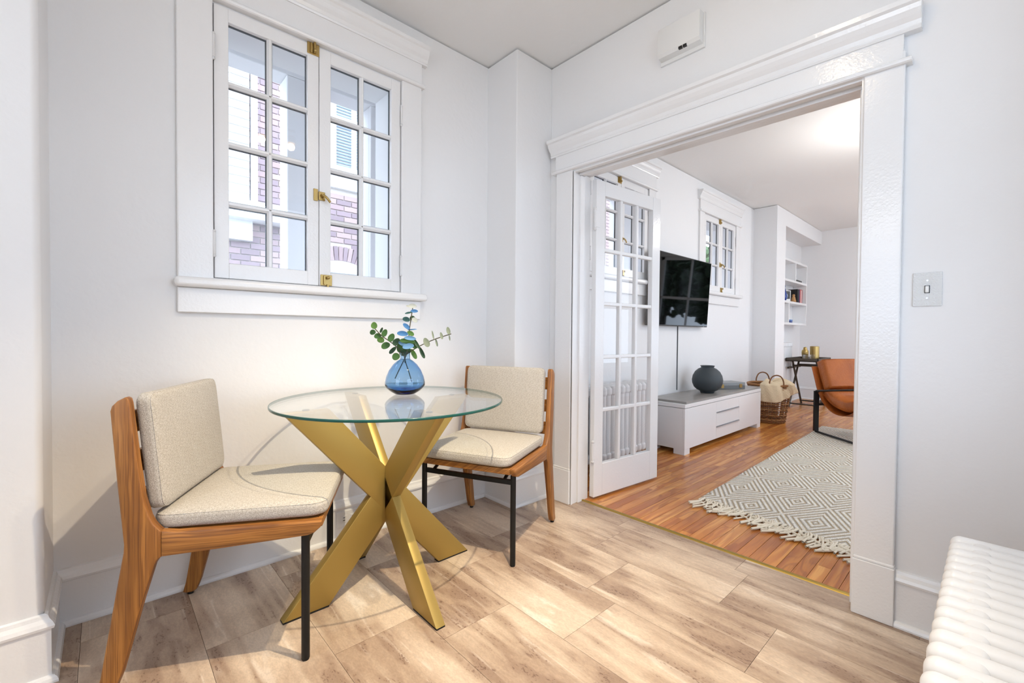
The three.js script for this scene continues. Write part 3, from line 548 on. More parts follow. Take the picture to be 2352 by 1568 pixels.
// ================================================================ WALL FITTINGS
{
  const t = thing('light_switch', 'white toggle light switch right of the opening', 'switch', [0, 1.193, 2.025], -Math.PI / 2);
  M('cover_plate', rb(-0.0375, 0.0375, -0.058, 0.058, -0.001, 0.006, 0.003, 3), mat(new THREE.Color(0.80, 0.82, 0.83), 0.10, { bumpMap: rep(peelBump, 20, 20), bumpScale: 0.002 }), t);
  M('toggle_frame', [bx(-0.007, 0.007, -0.013, 0.013, 0.0055, 0.0075)], P.charcoal, t);
  M('toggle', rb(-0.005, 0.005, -0.011, 0.011, 0.006, 0.013, 0.002), P.plastic, t);
  for (const y of [-0.03, 0.03]) M('screw', cyl([0, y, 0.005], [0, y, 0.0072], 0.0035, 0.003, 12), P.aluminium, t);
}
{
  const t = thing('door_chime', 'white box chime with two black slots high above the opening', 'door chime', [0, 2.46, 1.130], -Math.PI / 2);
  M('back_plate', rb(-0.112, 0.112, -0.082, 0.082, -0.001, 0.012, 0.003), P.plastic, t);
  M('cover', toCreasedNormals(extr([[0, -0.066], [0.036, -0.060], [0.046, -0.046], [0.042, 0.078], [0, 0.080]], 0.212, 0.003).rotateY(-Math.PI / 2).translate(0.106, 0, 0.008), 0.6), P.plastic, t);
  for (const x of [0.012, 0.034]) M('slot', bx(x - 0.009, x + 0.009, -0.061, -0.050, 0.040, 0.0515), P.black, t);
}
{
  const t = thing('electrical_outlet', 'white electrical outlet set in the baseboard behind the table', 'outlet', [-1.193, 0.105, 0.015]);
  M('cover_plate', rb(-0.058, 0.058, -0.0375, 0.0375, -0.001, 0.005, 0.002), P.plastic, t);
  for (const x of [-0.022, 0.022]) { const r = M('receptacle', rb(x - 0.015, x + 0.015, -0.017, 0.017, 0.004, 0.007, 0.002), P.plastic, t); M('slot', [bx(x - 0.007, x + 0.003, 0.005, 0.008, 0.0066, 0.0076), bx(x - 0.007, x + 0.003, -0.008, -0.005, 0.0066, 0.0076)], P.black, r); }
}
// ================================================================ RADIATORS
function radiator(label, pos, n, pitch, h, depth) {          // local x along its length
  const t = thing('radiator', label, 'radiator', pos);
  const th = pitch - 0.004, nc = Math.max(2, Math.round(depth / 0.075)), L = n * pitch;
  const parts = [new RoundedBoxGeometry(th, 0.075, depth, 5, Math.min(th * 0.46, 0.03)).translate(0, h - 0.0375, 0), new RoundedBoxGeometry(th, 0.07, depth, 4, th * 0.4).translate(0, 0.115, 0)];
  for (let c = 0; c < nc; c++) { const z = -depth / 2 + (c + 0.5) * depth / nc; parts.push(new THREE.CylinderGeometry(th * 0.47, th * 0.47, h - 0.17, 14).scale(1, 1, depth / nc * 0.40 / (th * 0.47)).translate(0, (h - 0.05) / 2 + 0.075, z)); }
  const sec = join(parts);
  for (let i = 0; i < n; i++) { const m = M('section', sec, P.radiator, t); m.position.x = -L / 2 + (i + 0.5) * pitch; }
  for (const z of [-depth / 4, depth / 4]) M('hub', rb(-L / 2 + 0.01, L / 2 - 0.01, h - 0.055, h - 0.0025, z - 0.017, z + 0.017, 0.012, 3), P.radiator, t);
  for (const sx of [-1, 1]) for (const sz of [-1, 1]) M('foot', cyl([sx * (L / 2 - pitch / 2), 0, sz * depth * 0.35], [sx * (L / 2 - pitch / 2), 0.10, sz * depth * 0.35], 0.022, 0.014, 12), P.radiator, t);
  return t;
}
radiator('white ribbed radiator in the near right corner', [-1.03, 0, 2.228], 21, 0.046, 0.55, 0.215);
radiator('white cast-iron radiator behind the glazed door', [0.93, 0, 0.165], 15, 0.06, 0.64, 0.19);
radiator('tall white radiator in the niche behind the tray table', [5.16, 0, 0.084], 12, 0.06, 0.93, 0.11);

// ================================================================ LIVING ROOM
{ // television
  const t = thing('television', 'black wall-mounted television tilted down over the white console', 'television', [2.135, 1.115, 0.058]);
  const s = new THREE.Group(); s.name = 'panel'; s.rotation.x = 0.055; t.add(s);
  M('housing', rb(-0.607, 0.607, 0, 0.688, -0.028, 0.006, 0.004), P.black, s);
  M('screen', bx(-0.600, 0.600, 0.012, 0.681, 0.005, 0.0072), P.screen, s);
  M('stand_by_light', new THREE.SphereGeometry(0.003, 8, 6).translate(0.52, 0.006, 0.0065), P.plastic, s);
  M('wall_bracket', bx(-0.2, 0.2, 0.2, 0.5, -0.058, -0.02), P.black, t);
}
{
  const t = thing('cord_cover', 'thin white cord channel on the wall below the television', 'cord cover', [2.215, 0, 0]);
  M('channel', rb(-0.009, 0.009, 0.47, 1.12, -0.001, 0.010, 0.003), P.plastic, t);
  M('cord', cyl([-0.013, 0.47, 0.004], [-0.013, 1.12, 0.004], 0.004, 0.004, 8), P.charcoal, t);
}
{
  const x0 = 1.555, x1 = 3.365, z0 = 0.035, z1 = 0.41, t = thing('media_console', 'low white gloss media console with a grey stone top', 'console', [x0, 0, 0]);
  const W = x1 - x0;
  M('body', [bx(0, W, 0.045, 0.398, z0, z1 - 0.02), rb(0, W, 0.402, 0.434, z0, z1, 0.002)], P.consoleWhite, t);
  M('stone_top', rb(0.05, W + 0.012, 0.434, 0.452, z0, z1 - 0.012, 0.002), P.stone, t);
  const d1 = 0.635, d2 = 1.185;
  M('door', rb(0.001, d1 - 0.0015, 0.047, 0.398, z1 - 0.02, z1, 0.002), P.consoleWhite, t);
  M('door', rb(d2 + 0.0015, W - 0.001, 0.047, 0.398, z1 - 0.02, z1, 0.002), P.consoleWhite, t);
  for (const [a, b, hd] of [[0.047, 0.156, 1], [0.162, 0.292, 1], [0.298, 0.398, 0]]) {
    const d = M('drawer', rb(d1, d2, a, b, z1 - 0.02, z1, 0.002), P.consoleWhite, t);
    if (hd) M('handle', rb(d1 + 0.004, d2 - 0.004, b - 0.002, b + 0.003, z1 - 0.004, z1 + 0.012, 0.001), P.aluminium, d);
  }
  for (const lx of [0.0, W - 0.10]) for (const lz of [z0, z1 - 0.10]) M('leg', bx(lx + 0.002, lx + 0.10, 0, 0.046, lz, lz + 0.098), P.consoleWhite, t);
}
{
  const t = thing('round_vase', 'round charcoal ceramic vase on the media console', 'vase', [2.38, 0.452, 0.235]);
  M('body', lathe([[0, 0], [0.062, 0], [0.066, 0.010], [0.070, 0.018], [0.100, 0.032], [0.126, 0.058], [0.142, 0.098], [0.145, 0.130], [0.137, 0.172], [0.116, 0.212], [0.086, 0.240], [0.064, 0.250], [0.060, 0.256], [0.062, 0.262], [0.068, 0.268], [0.066, 0.272], [0.058, 0.270], [0.052, 0.256], [0.050, 0.245]], 56), P.charcoal, t);
}
{
  const t = thing('wooden_box', 'flat grey box with brass clasps behind the round vase', 'box', [2.90, 0.452, 0.19], -0.45);
  M('base', rb(-0.19, 0.19, 0, 0.036, -0.10, 0.10, 0.003), mat(0x6a6d6e, 0.45), t);
  M('lid', rb(-0.19, 0.19, 0.037, 0.070, -0.10, 0.10, 0.003), mat(0x8a8e90, 0.4), t);
  for (const x of [-0.11, 0.13]) M('clasp', rb(x - 0.018, x + 0.018, 0.014, 0.054, 0.099, 0.105, 0.002), P.brass, t);
}
{ // basket and throw
  const t = thing('wicker_basket', 'open woven wicker basket with loop handles beside the console', 'basket', [3.80, 0, 0.36]);
  const h = 0.45, R = (y) => 0.165 + 0.065 * (y / h);
  const ring = (y, r, tr, j) => { const pts = []; for (let k = 0; k < 40; k++) { const a = k / 40 * Math.PI * 2, w = (k % 2 ? 1 : -1) * j; pts.push([Math.cos(a) * (r + w), y + Math.sin(a * 7) * 0.002, Math.sin(a) * (r + w)]); } return tube(pts, tr, 120, 5, true); };
  let n = 0;
  for (let y = 0.012; y < h; y += n > 3 && y < 0.36 ? 0.022 : 0.014) { M('woven_row', ring(y, R(y), 0.0065, (n % 2 ? 1 : -1) * 0.005), P.wicker[n % 3], t); n++; }
  for (let k = 0; k < 26; k++) { const a = k / 26 * Math.PI * 2; M('upright', cyl([Math.cos(a) * R(0), 0, Math.sin(a) * R(0)], [Math.cos(a) * R(h), h, Math.sin(a) * R(h)], 0.005, 0.005, 6), P.wicker[1], t); }
  M('rim', [tube(Array.from({ length: 32 }, (_, k) => [Math.cos(k / 16 * Math.PI) * R(h), h, Math.sin(k / 16 * Math.PI) * R(h)]), 0.014, 80, 8, true)], P.wicker[0], t);
  M('base', new THREE.CylinderGeometry(0.165, 0.165, 0.012, 32).translate(0, 0.008, 0), P.wicker[1], t);
  for (const a of [Math.PI * 0.80, -Math.PI * 0.2]) {
    const c = [Math.cos(a) * 0.225, Math.sin(a) * 0.225], d = [-Math.sin(a), Math.cos(a)];
    M('handle', tube([[-0.075, 0.42], [-0.072, 0.50], [-0.045, 0.555], [0, 0.572], [0.045, 0.555], [0.072, 0.50], [0.075, 0.42]].map(([s, y]) => [c[0] + d[0] * s, y, c[1] + d[1] * s]), 0.0075, 30, 8), P.wicker[1], t);
  }
}
{
  const t = thing('throw_blanket', 'cream fringed throw draped over the wicker basket rim', 'blanket', [3.80, 0, 0.36]);
  // a draped sheet: over the rim on the viewer's side and hanging down outside
  const nu = 36, nv = 26, pos = [], idx = [];
  for (let j = 0; j <= nv; j++) for (let i = 0; i <= nu; i++) {
    const s = i / nu, q = j / nv, a = 0.25 + s * 3.0;                       // angle round the basket
    const fold = 0.020 * Math.sin(s * 15 + q * 2.5) + 0.012 * Math.sin(s * 29 + 1 - q * 3) + 0.006 * Math.sin(s * 53 + q * 9);
    let r, y; const drop = 0.07 + 0.12 * sst(0.15, 0.70, s) + 0.02 * Math.sin(s * 9);
    if (q < 0.45) { const k = q / 0.45; r = 0.02 + (0.225) * k; y = 0.455 + 0.045 * Math.sin(k * Math.PI * 0.9) + fold * 0.8; } else { const k = (q - 0.45) / 0.55; r = 0.248 + 0.012 * Math.sin(k * 2) + fold; y = 0.468 - drop * k; }
    pos.push(Math.cos(a) * r, y, Math.sin(a) * r);
  }
  for (let j = 0; j < nv; j++) for (let i = 0; i < nu; i++) { const k = j * (nu + 1) + i; idx.push(k, k + 1, k + nu + 1, k + 1, k + nu + 2, k + nu + 1); }
  // thickness: a second skin underneath
  const nV = pos.length / 3, g0 = new THREE.BufferGeometry(); g0.setAttribute('position', new THREE.Float32BufferAttribute(pos, 3)); g0.setIndex(idx); g0.computeVertexNormals();
  const nn = g0.attributes.normal, p2 = [...pos], id2 = [...idx];
  for (let i = 0; i < nV; i++) p2.push(pos[i * 3] - nn.getX(i) * 0.010, pos[i * 3 + 1] - nn.getY(i) * 0.010, pos[i * 3 + 2] - nn.getZ(i) * 0.010);
  for (let i = 0; i < idx.length; i += 3) id2.push(idx[i] + nV, idx[i + 2] + nV, idx[i + 1] + nV);
  const edge = (a, b) => id2.push(a, a + nV, b, b, a + nV, b + nV);
  for (let i = 0; i < nu; i++) { edge(i, i + 1); edge(nv * (nu + 1) + i + 1, nv * (nu + 1) + i); }
  for (let j = 0; j < nv; j++) { edge((j + 1) * (nu + 1), j * (nu + 1)); edge(j * (nu + 1) + nu, (j + 1) * (nu + 1) + nu); }
  const g = new THREE.BufferGeometry(); g.setAttribute('position', new THREE.Float32BufferAttribute(p2, 3)); g.setIndex(id2); g.computeVertexNormals();
  M('cloth', boxUV(g), P.throwCloth, t);
}
{ // tray table
  const c = [5.50, 0, 0.345], t = thing('tray_table', 'dark wood folding tray table at the end of the living room', 'table', c);
  const hw = 0.34, hd = 0.20, y = 0.665;
  const tray = M('tray', rb(-hw, hw, y, y + 0.014, -hd, hd, 0.003), P.darkWood, t);
  M('rim', [rb(-hw, hw, y, y + 0.048, -hd, -hd + 0.014, 0.003), rb(-hw, hw, y, y + 0.048, hd - 0.014, hd, 0.003), rb(-hw, -hw + 0.014, y, y + 0.048, -hd, hd, 0.003), rb(hw - 0.014, hw, y, y + 0.048, -hd, hd, 0.003)], P.darkWood, tray);
  for (const s of [-1, 1]) for (const d of [-1, 1]) M('leg', cyl([d * 0.27, 0, s * (hd - 0.03 - (d > 0 ? 0.022 : 0))], [-d * 0.20, y, s * (hd - 0.03 - (d > 0 ? 0.022 : 0))], 0.014, 0.014, 4), P.darkWood, t);
  for (const d of [-1, 1]) { M('stretcher', cyl([d * 0.235, 0.05, -hd + 0.04], [d * 0.235, 0.05, hd - 0.04], 0.011, 0.011, 8), P.darkWood, t); M('stretcher', cyl([-d * 0.165, 0.60, -hd + 0.04], [-d * 0.165, 0.60, hd - 0.04], 0.011, 0.011, 8), P.darkWood, t); }
  M('rail', [bx(-0.3, 0.3, 0.555, 0.580, hd - 0.03, hd - 0.012), bx(-0.3, 0.3, 0.555, 0.580, -hd + 0.012, -hd + 0.03), bx(-0.26, 0.26, 0.10, 0.12, hd - 0.03, hd - 0.012)], P.darkWood, t);
  const ty = y + 0.014;
  const glass = (x, z, label) => { const g = thing('tumbler', label, 'glass', [c[0] + x, ty, c[2] + z], 0, 'tumblers on the tray table'); M('bowl', lathe([[0, 0], [0.034, 0], [0.036, 0.004], [0.040, 0.082], [0.038, 0.082], [0.034, 0.010], [0, 0.009]], 28), P.clearGlass, g); };
  glass(-0.22, 0.02, 'clear tumbler at the left end of the tray table'); glass(-0.09, 0.06, 'clear tumbler in front of the gold shaker');
  const sh = thing('cocktail_shaker', 'small gold cocktail shaker on the tray table', 'shaker', [c[0] - 0.06, ty, c[2] - 0.03]);
  M('body', lathe([[0, 0], [0.032, 0], [0.044, 0.10], [0.044, 0.115], [0, 0.115]], 28), P.brass, sh);
  M('cap', lathe([[0.044, 0.115], [0.040, 0.140], [0.024, 0.155], [0.024, 0.178], [0.014, 0.188], [0, 0.190]], 28), P.brass, sh);
  const ib = thing('ice_bucket', 'cylindrical gold ice bucket on the right of the tray table', 'ice bucket', [c[0] + 0.10, ty, c[2] + 0.05]);
  M('body', lathe([[0, 0], [0.056, 0], [0.058, 0.004], [0.058, 0.196], [0.055, 0.200], [0.052, 0.196], [0.052, 0.01], [0, 0.01]], 36), P.brass, ib);
}
{ // lounge chair, turned towards the opening
  const o = new THREE.Vector3(3.43, 0, 0.925), fd = new THREE.Vector3(-0.67, 0, 0.743);
  const t = thing('lounge_chair', 'cognac leather sling lounge chair on a black steel frame', 'chair', [o.x, 0.0125, o.z]);
  t.quaternion.setFromRotationMatrix(new THREE.Matrix4().makeBasis(fd, new THREE.Vector3(0, 1, 0), new THREE.Vector3(-0.743, 0, -0.67)));   // local x = forwards, -z = across
  const Wd = 0.68;
  const bar = (pts, r = 0.013) => { const out = []; for (let i = 0; i < pts.length - 1; i++) out.push(cyl(pts[i], pts[i + 1], r, r, 10)); for (const p of pts) out.push(new THREE.SphereGeometry(r, 10, 8).translate(...p)); return out; };
  for (const z of [0, -Wd]) M('side_frame', [...bar([[0, 0.014, z], [0.0, 0.44, z], [0.56, 0.52, z], [0.60, 0.014, z], [0, 0.014, z]], 0.011), bx(-0.012, 0.012, 0.02, 0.44, z - 0.022, z + 0.022)], P.blackMetal, t);
  M('cross_bar', bar([[0, 0.30, 0], [0, 0.30, -Wd]]), P.blackMetal, t); M('cross_bar', bar([[0.58, 0.27, 0], [0.58, 0.27, -Wd]]), P.blackMetal, t);
  // sling: back leaning away at the top, hanging seat
  const skin = (prof, z0, z1, th, sag) => {
    const n = prof.length - 1, m = 16, g = new THREE.BoxGeometry(1, 1, 1, n, 1, m), p = g.attributes.position;
    for (let i = 0; i < p.count; i++) {
      const a = (p.getX(i) + 0.5) * n, k = Math.min(n - 1, Math.floor(a)), f = a - k, s = p.getZ(i) + 0.5;
      const x = prof[k][0] + (prof[k + 1][0] - prof[k][0]) * f, y = prof[k][1] + (prof[k + 1][1] - prof[k][1]) * f, sg = sag * Math.sin(s * Math.PI) * sst(0.15, 0.6, a / n);
      const dx = prof[k + 1][0] - prof[k][0], dy = prof[k + 1][1] - prof[k][1], L = Math.hypot(dx, dy), e = p.getY(i) * th * (0.55 + 0.45 * Math.sin(Math.min(1, Math.max(0, s)) * Math.PI) ** 0.35);
      p.setXYZ(i, x - dy / L * e, y + dx / L * e - sg, z0 + (z1 - z0) * s);
    }
    const q = mergeVertices(new THREE.BufferGeometry().setAttribute('position', p).setIndex(g.index), 1e-5); q.computeVertexNormals(); return boxUV(q, 2);
  };
  const cv = (pts, n) => new THREE.CatmullRomCurve3(pts.map((p) => new THREE.Vector3(p[0], p[1], 0))).getPoints(n).map((v) => [v.x, v.y]);
  M('sling', skin(cv([[-0.10, 0.69], [-0.05, 0.56], [0.0, 0.44], [0.09, 0.32], [0.24, 0.245], [0.40, 0.25], [0.52, 0.32], [0.58, 0.40]], 34), -0.012, -Wd + 0.012, 0.010, 0.012), P.leather, t);
  M('seat_cushion', skin(cv([[0.07, 0.44], [0.18, 0.36], [0.34, 0.325], [0.48, 0.36], [0.58, 0.43]], 20), -0.035, -Wd + 0.035, 0.13, 0.0), P.leather, t);
  M('back_cushion', skin(cv([[-0.03, 0.755], [0.0, 0.68], [0.04, 0.58], [0.09, 0.47]], 16), -0.045, -Wd + 0.045, 0.15, 0.0), P.leather, t);
}
{ // rug
  const t = thing('woven_rug', 'cream woven lozenge-pattern rug with fringe on the oak floor', 'rug', [0.664, 0, 0.955]);
  const A = [0, 0], B = [-0.245, 1.75], C2 = [3.25, 1.75], D2 = [3.25, -0.08], th = 0.011, n = 60, pos = [], uv = [], idx = [];
  const pt = (s, q) => [A[0] + (B[0] - A[0]) * q + (D2[0] + (C2[0] - D2[0]) * q - A[0] - (B[0] - A[0]) * q) * s, (A[1] + (B[1] - A[1]) * q) * (1 - s) + (D2[1] + (C2[1] - D2[1]) * q) * s];
  for (let j = 0; j <= n; j++) for (let i = 0; i <= n; i++) { const [x, z] = pt(i / n, j / n); pos.push(x, th + 0.0015 * Math.sin(x * 9 + z * 4), z); uv.push(x - 0.10, z + 0.067); }
  for (let j = 0; j < n; j++) for (let i = 0; i < n; i++) { const k = j * (n + 1) + i; idx.push(k, k + n + 1, k + 1, k + 1, k + n + 1, k + n + 2); }
  const nV = pos.length / 3;
  for (let i = 0; i < nV; i++) { pos.push(pos[i * 3], 0.0006, pos[i * 3 + 2]); uv.push(uv[i * 2], uv[i * 2 + 1]); }
  const wall = (a, b) => idx.push(a, b, a + nV, b, b + nV, a + nV);
  for (let i = 0; i < n; i++) { wall(i, i + 1); wall(n * (n + 1) + i + 1, n * (n + 1) + i); wall((i + 1) * (n + 1), i * (n + 1)); wall(i * (n + 1) + n, (i + 1) * (n + 1) + n); }
  const g = new THREE.BufferGeometry(); g.setAttribute('position', new THREE.Float32BufferAttribute(pos, 3)); g.setAttribute('uv', new THREE.Float32BufferAttribute(uv, 2)); g.setIndex(idx); g.computeVertexNormals();
  M('pile', g, P.rug, t);
  const vars = Array.from({ length: 9 }, () => { const a = rr(-1.3, 1.3), L = rr(0.09, 0.15); return tube([[0.008, 0.008, 0], [-L * 0.3, 0.009, rr(-0.01, 0.01)], [-L * 0.65, 0.008, a * 0.03], [-L, 0.0066, a * 0.07]], 0.0058, 14, 6); });
  for (let k = 0; k < 112; k++) {
    const q = 0.004 + k / 112 * 0.62, [x, z] = pt(0, q), m = M('tassel', vars[k % 9], P.yarn, t);
    m.position.set(x, (k % 3) * 0.003, z); m.rotation.y = 0.14 + 0.25 * Math.sin(k * 0.21) + rr(-0.16, 0.16); m.scale.setScalar(rr(0.85, 1.15));
  }
}
{ // niche shelves
  const z1 = 0.185, y0 = 1.19, y1 = 2.125, x0 = 4.62, x1 = 6.0, b = 0.03;
  const t = thing('wall_shelf', 'white open cube shelf hung in the niche', 'shelf', [x0, 0, 0]), W = x1 - x0;
  M('side_panel', bx(0, b, y0, y1, 0.001, z1), P.trim, t); M('side_panel', bx(W - b, W, y0, y1, 0.001, z1), P.trim, t);
  for (const y of [y0, 1.498, 1.806, y1 - b]) M('shelf_board', bx(0, W, y, y + b, 0.001, z1 + 0.0006), P.trim, t);
  M('divider', bx(0.79, 0.82, 1.83, 2.1, 0.001, z1 - 0.001), P.trim, t); M('divider', bx(0.50, 0.53, 1.21, 1.5, 0.001, z1 - 0.001), P.trim, t);
  const S1 = 1.836, S2 = 1.528, S3 = 1.22;
  const bk = (x, w, h, c, label) => { const o = thing('book', label, 'book', [x, S2, 0.10], 0, 'books on the middle shelf'); M('cover', [bx(0, 0.003, 0, h, -0.06, 0.06), bx(w - 0.003, w, 0, h, -0.06, 0.06), bx(0, w, 0, h, 0.057, 0.061)], mat(c, 0.6), o); M('pages', bx(0.003, w - 0.003, 0.003, h - 0.004, -0.058, 0.057), mat(0xe8e2d4, 0.9), o); };
  bk(5.60, 0.085, 0.205, 0x0c0c0e, 'thick black book standing on the middle shelf'); bk(5.69, 0.030, 0.205, 0x26346e, 'thin blue-spined book on the middle shelf'); bk(5.722, 0.045, 0.21, 0xb0302a, 'red book standing on the middle shelf'); bk(5.769, 0.045, 0.20, 0xe6d6d0, 'pale pink book standing on the middle shelf'); bk(5.816, 0.035, 0.21, 0xa83a44, 'rightmost dark red book on the middle shelf');
  const fr = thing('picture_frame', 'white-framed dark photograph on the middle shelf', 'picture frame', [5.31, S2, 0.085], -0.72);
  M('frame', [rb(-0.075, -0.065, 0, 0.17, -0.006, 0.006, 0.002), rb(0.065, 0.075, 0, 0.17, -0.006, 0.006, 0.002), rb(-0.075, 0.075, 0.16, 0.17, -0.006, 0.006, 0.002), rb(-0.075, 0.075, 0, 0.045, -0.006, 0.006, 0.002)], P.plastic, fr);
  M('photograph', bx(-0.066, 0.066, 0.04, 0.162, -0.004, 0.001), P.black, fr);
  M('pale_patch', new THREE.SphereGeometry(1, 16, 10).scale(0.035, 0.045, 0.002).translate(0.0, 0.085, 0.001), mat(0xb9c4d6, 0.6), fr);
  const fg = thing('figurine', 'small brown wooden figurine before the picture frame', 'figurine', [5.40, S2, 0.165]);
  M('body', lathe([[0, 0], [0.034, 0], [0.036, 0.01], [0.026, 0.045], [0.022, 0.07], [0.014, 0.08], [0.02, 0.095], [0.014, 0.112], [0, 0.116]], 20), P.wicker[2], fg);
  const jug = thing('blue_jug', 'dark blue jug at the left of the middle shelf', 'jug', [5.03, S2, 0.14]);
  M('body', lathe([[0, 0], [0.03, 0], [0.045, 0.03], [0.048, 0.06], [0.032, 0.13], [0.018, 0.18], [0.022, 0.215], [0.018, 0.213], [0, 0.20]], 28), mat(0x1c3d8c, 0.25), jug);
  const bs = thing('black_book', 'black book lying flat on the top shelf', 'book', [5.66, S1, 0.105]);
  M('cover', [bx(-0.14, 0.14, 0, 0.003, -0.06, 0.06), bx(-0.14, 0.14, 0.028, 0.031, -0.06, 0.06), bx(-0.14, 0.14, 0, 0.031, 0.056, 0.0605)], P.black, bs); M('pages', bx(-0.137, 0.137, 0.003, 0.028, -0.058, 0.056), mat(0xd8d4cc, 0.9), bs);
  const orn = thing('gold_ornament', 'polished gold bird ornament on the black book', 'ornament', [5.58, S1 + 0.031, 0.11]);
  M('body', new THREE.SphereGeometry(0.045, 24, 16).scale(1.1, 0.85, 0.8).translate(0, 0.065, 0), P.brass, orn);
  M('tail', new THREE.ConeGeometry(0.032, 0.12, 16).rotateZ(-1.0).translate(0.075, 0.095, 0), P.brass, orn);
  M('foot', cyl([0, 0, 0], [0, 0.035, 0], 0.022, 0.014, 16), P.brass, orn);
  const bb2 = thing('blue_box', 'little blue box on the bottom shelf', 'box', [5.30, S3, 0.14]);
  M('base', rb(-0.05, 0.05, 0, 0.028, -0.03, 0.03, 0.002), mat(0x1d3f86, 0.4), bb2); M('lid', rb(-0.052, 0.052, 0.028, 0.045, -0.032, 0.032, 0.002), mat(0x4f7fc4, 0.4), bb2);
  const df = thing('dark_frame', 'thin dark standing frame at the left of the top shelf', 'picture frame', [4.99, S1, 0.10]);
  M('panel', bx(-0.07, 0.07, 0, 0.15, -0.006, 0.006), P.charcoal, df); M('border', [bx(-0.075, -0.065, 0, 0.155, -0.008, 0.009), bx(0.065, 0.075, 0, 0.155, -0.008, 0.009), bx(-0.075, 0.075, 0.147, 0.157, -0.008, 0.009)], P.black, df);
}

// ================================================================ OUTDOORS
{
  const g = structM('ground', 'pale paved ground outdoors', bx(-12, 22, -0.9, -0.7, -14, 14), mat(0x9a9a94, 0.9));
}
{
  const Z = -4.1, t = thing('brick_house', 'neighbouring brick house outside the dining window', 'house', [0, -0.7, Z]);
  const o = -0.7, Y = (y) => y - o;
  M('mortar_wall', bx(-6, 9.5, 0, 5.6, -0.3, -0.008), P.mortar, t);
  const bw = 0.203, bh = 0.066, px = 0.213, py = 0.0765;
  const win = [0.30, 1.30, 3.28, 4.7], arch = [-0.10, 0.86, 1.3, 2.03];
  const blocked = (x0, x1, y0, y1) => (x1 > win[0] - 0.06 && x0 < win[1] + 0.06 && y1 > 3.04 && y0 < win[3]) || (x1 > arch[0] - 0.02 && x0 < arch[1] + 0.02 && y1 > 1.0 && y0 < 2.0) || (x1 < -0.74 && y1 > 2.14) || (Math.hypot((x0 + x1) / 2 - 0.38, ((y0 + y1) / 2 - 1.30) * 1.0) < 0.98 && y0 < 2.27 && y1 > 1.9 && x0 > -0.2 && x1 < 0.96);
  const geo = new RoundedBoxGeometry(bw, bh, 0.03, 1, 0.004), half = new RoundedBoxGeometry(bw / 2, bh, 0.03, 1, 0.004);
  const others = []; let n = 0;
  for (let r = 0; r < 73; r++) for (let c = -29; c < 44; c++) {
    const y = r * py + py / 2 + o, x = c * px + (r % 2 ? px / 2 : 0);
    if (blocked(x - bw / 2, x + bw / 2, y - bh / 2, y + bh / 2)) continue;
    const seen = x > -1.15 && x < 0.95 && y > 1.72 && y < 4.4 && n < 285;
    if (seen) { const m = M('brick', geo, P.brick[Math.floor(rnd() * 4)], t); m.position.set(x, Y(y), -0.005 + rr(-0.002, 0.002)); n++; } else others.push([x, Y(y)]);
  }
  const im = new THREE.InstancedMesh(geo, P.brick[0], others.length); im.name = 'bricks'; im.userData.kind = 'stuff';
  others.forEach(([x, y], i) => { im.setMatrixAt(i, new THREE.Matrix4().setPosition(x, y, -0.005)); }); t.add(im);
  // arched window head with a ring of upright bricks
  const arcC = [0.38, 1.30], Ri = 0.74, Ro = 0.94;
  for (let k = -7; k <= 7; k++) { const a = k * 0.079, m = M('arch_brick', new RoundedBoxGeometry(0.056, Ro - Ri, 0.034, 1, 0.004), P.brick[(k + 8) % 4], t); m.position.set(arcC[0] + Math.sin(a) * (Ri + Ro) / 2, Y(arcC[1] + Math.cos(a) * (Ri + Ro) / 2), 0); m.rotation.z = -a; }
  const headPts = []; for (let k = 0; k <= 16; k++) { const a = -0.55 + k / 16 * 1.1; headPts.push([arcC[0] + Math.sin(a) * Ri, Y(arcC[1] + Math.cos(a) * Ri)]); } headPts.push([arcC[0] + 0.39, Y(0.9)], [arcC[0] - 0.39, Y(0.9)]);
  M('arched_window', [extr(headPts, 0.04).translate(0, 0, -0.03), bx(-0.02, 0.78, Y(1.86), Y(1.90), 0, 0.05), bx(-0.02, 0.78, Y(1.80), Y(1.83), 0, 0.03)], P.extWhite, t);
  // shuttered window with a deep white sill
  const w = M('shuttered_window', [bx(win[0] - 0.06, win[0], Y(3.28), Y(win[3]), -0.02, 0.05), bx(win[1], win[1] + 0.06, Y(3.28), Y(win[3]), -0.02, 0.05), bx(win[0], win[1], Y(3.28), Y(3.36), -0.02, 0.04), bx(win[0], win[1], Y(3.94), Y(4.04), -0.02, 0.05), bx(0.53, 0.59, Y(3.28), Y(win[3]), -0.02, 0.045), bx(win[0], win[1], Y(3.2), Y(win[3]), -0.03, -0.02)], P.extWhite, t);
  for (let k = 0; k < 32; k++) { const y = 3.38 + k * 0.041; if (y > 3.92 && y < 4.05) continue; const s = M('slat', new THREE.BoxGeometry(0.98, 0.004, 0.034).rotateX(0.7), P.blind, w); s.position.set((win[0] + win[1]) / 2, Y(y), 0.002); }
  M('sill', [bx(0.2, 1.45, Y(3.04), Y(3.24), -0.01, 0.06), bx(0.16, 1.5, Y(3.22), Y(3.28), -0.01, 0.10)], P.extWhite, t);
  // porch roof, eave and downpipe at the left
  for (let k = 0; k < 30; k++) { const m = M('shingle_row', rb(-3.2, -0.76, 0, 0.13, 0, 0.02, 0.003), P.shingle, t); m.position.set(0, Y(2.62) + k * 0.10, 0.03); m.rotation.x = -0.10; }
  M('eave', [rb(-3.3, -0.30, Y(2.50), Y(2.58), 0, 0.30, 0.01), rb(-3.3, -0.32, Y(2.38), Y(2.50), 0, 0.24, 0.01)], P.extWhite, t);
  M('frieze_board', bx(-3.3, -0.74, Y(2.14), Y(2.38), -0.01, 0.10), P.extWhite, t);
  M('downpipe', rb(-0.745, -0.67, Y(2.60), Y(5.2), 0.0, 0.06, 0.01), P.extWhite, t);
}
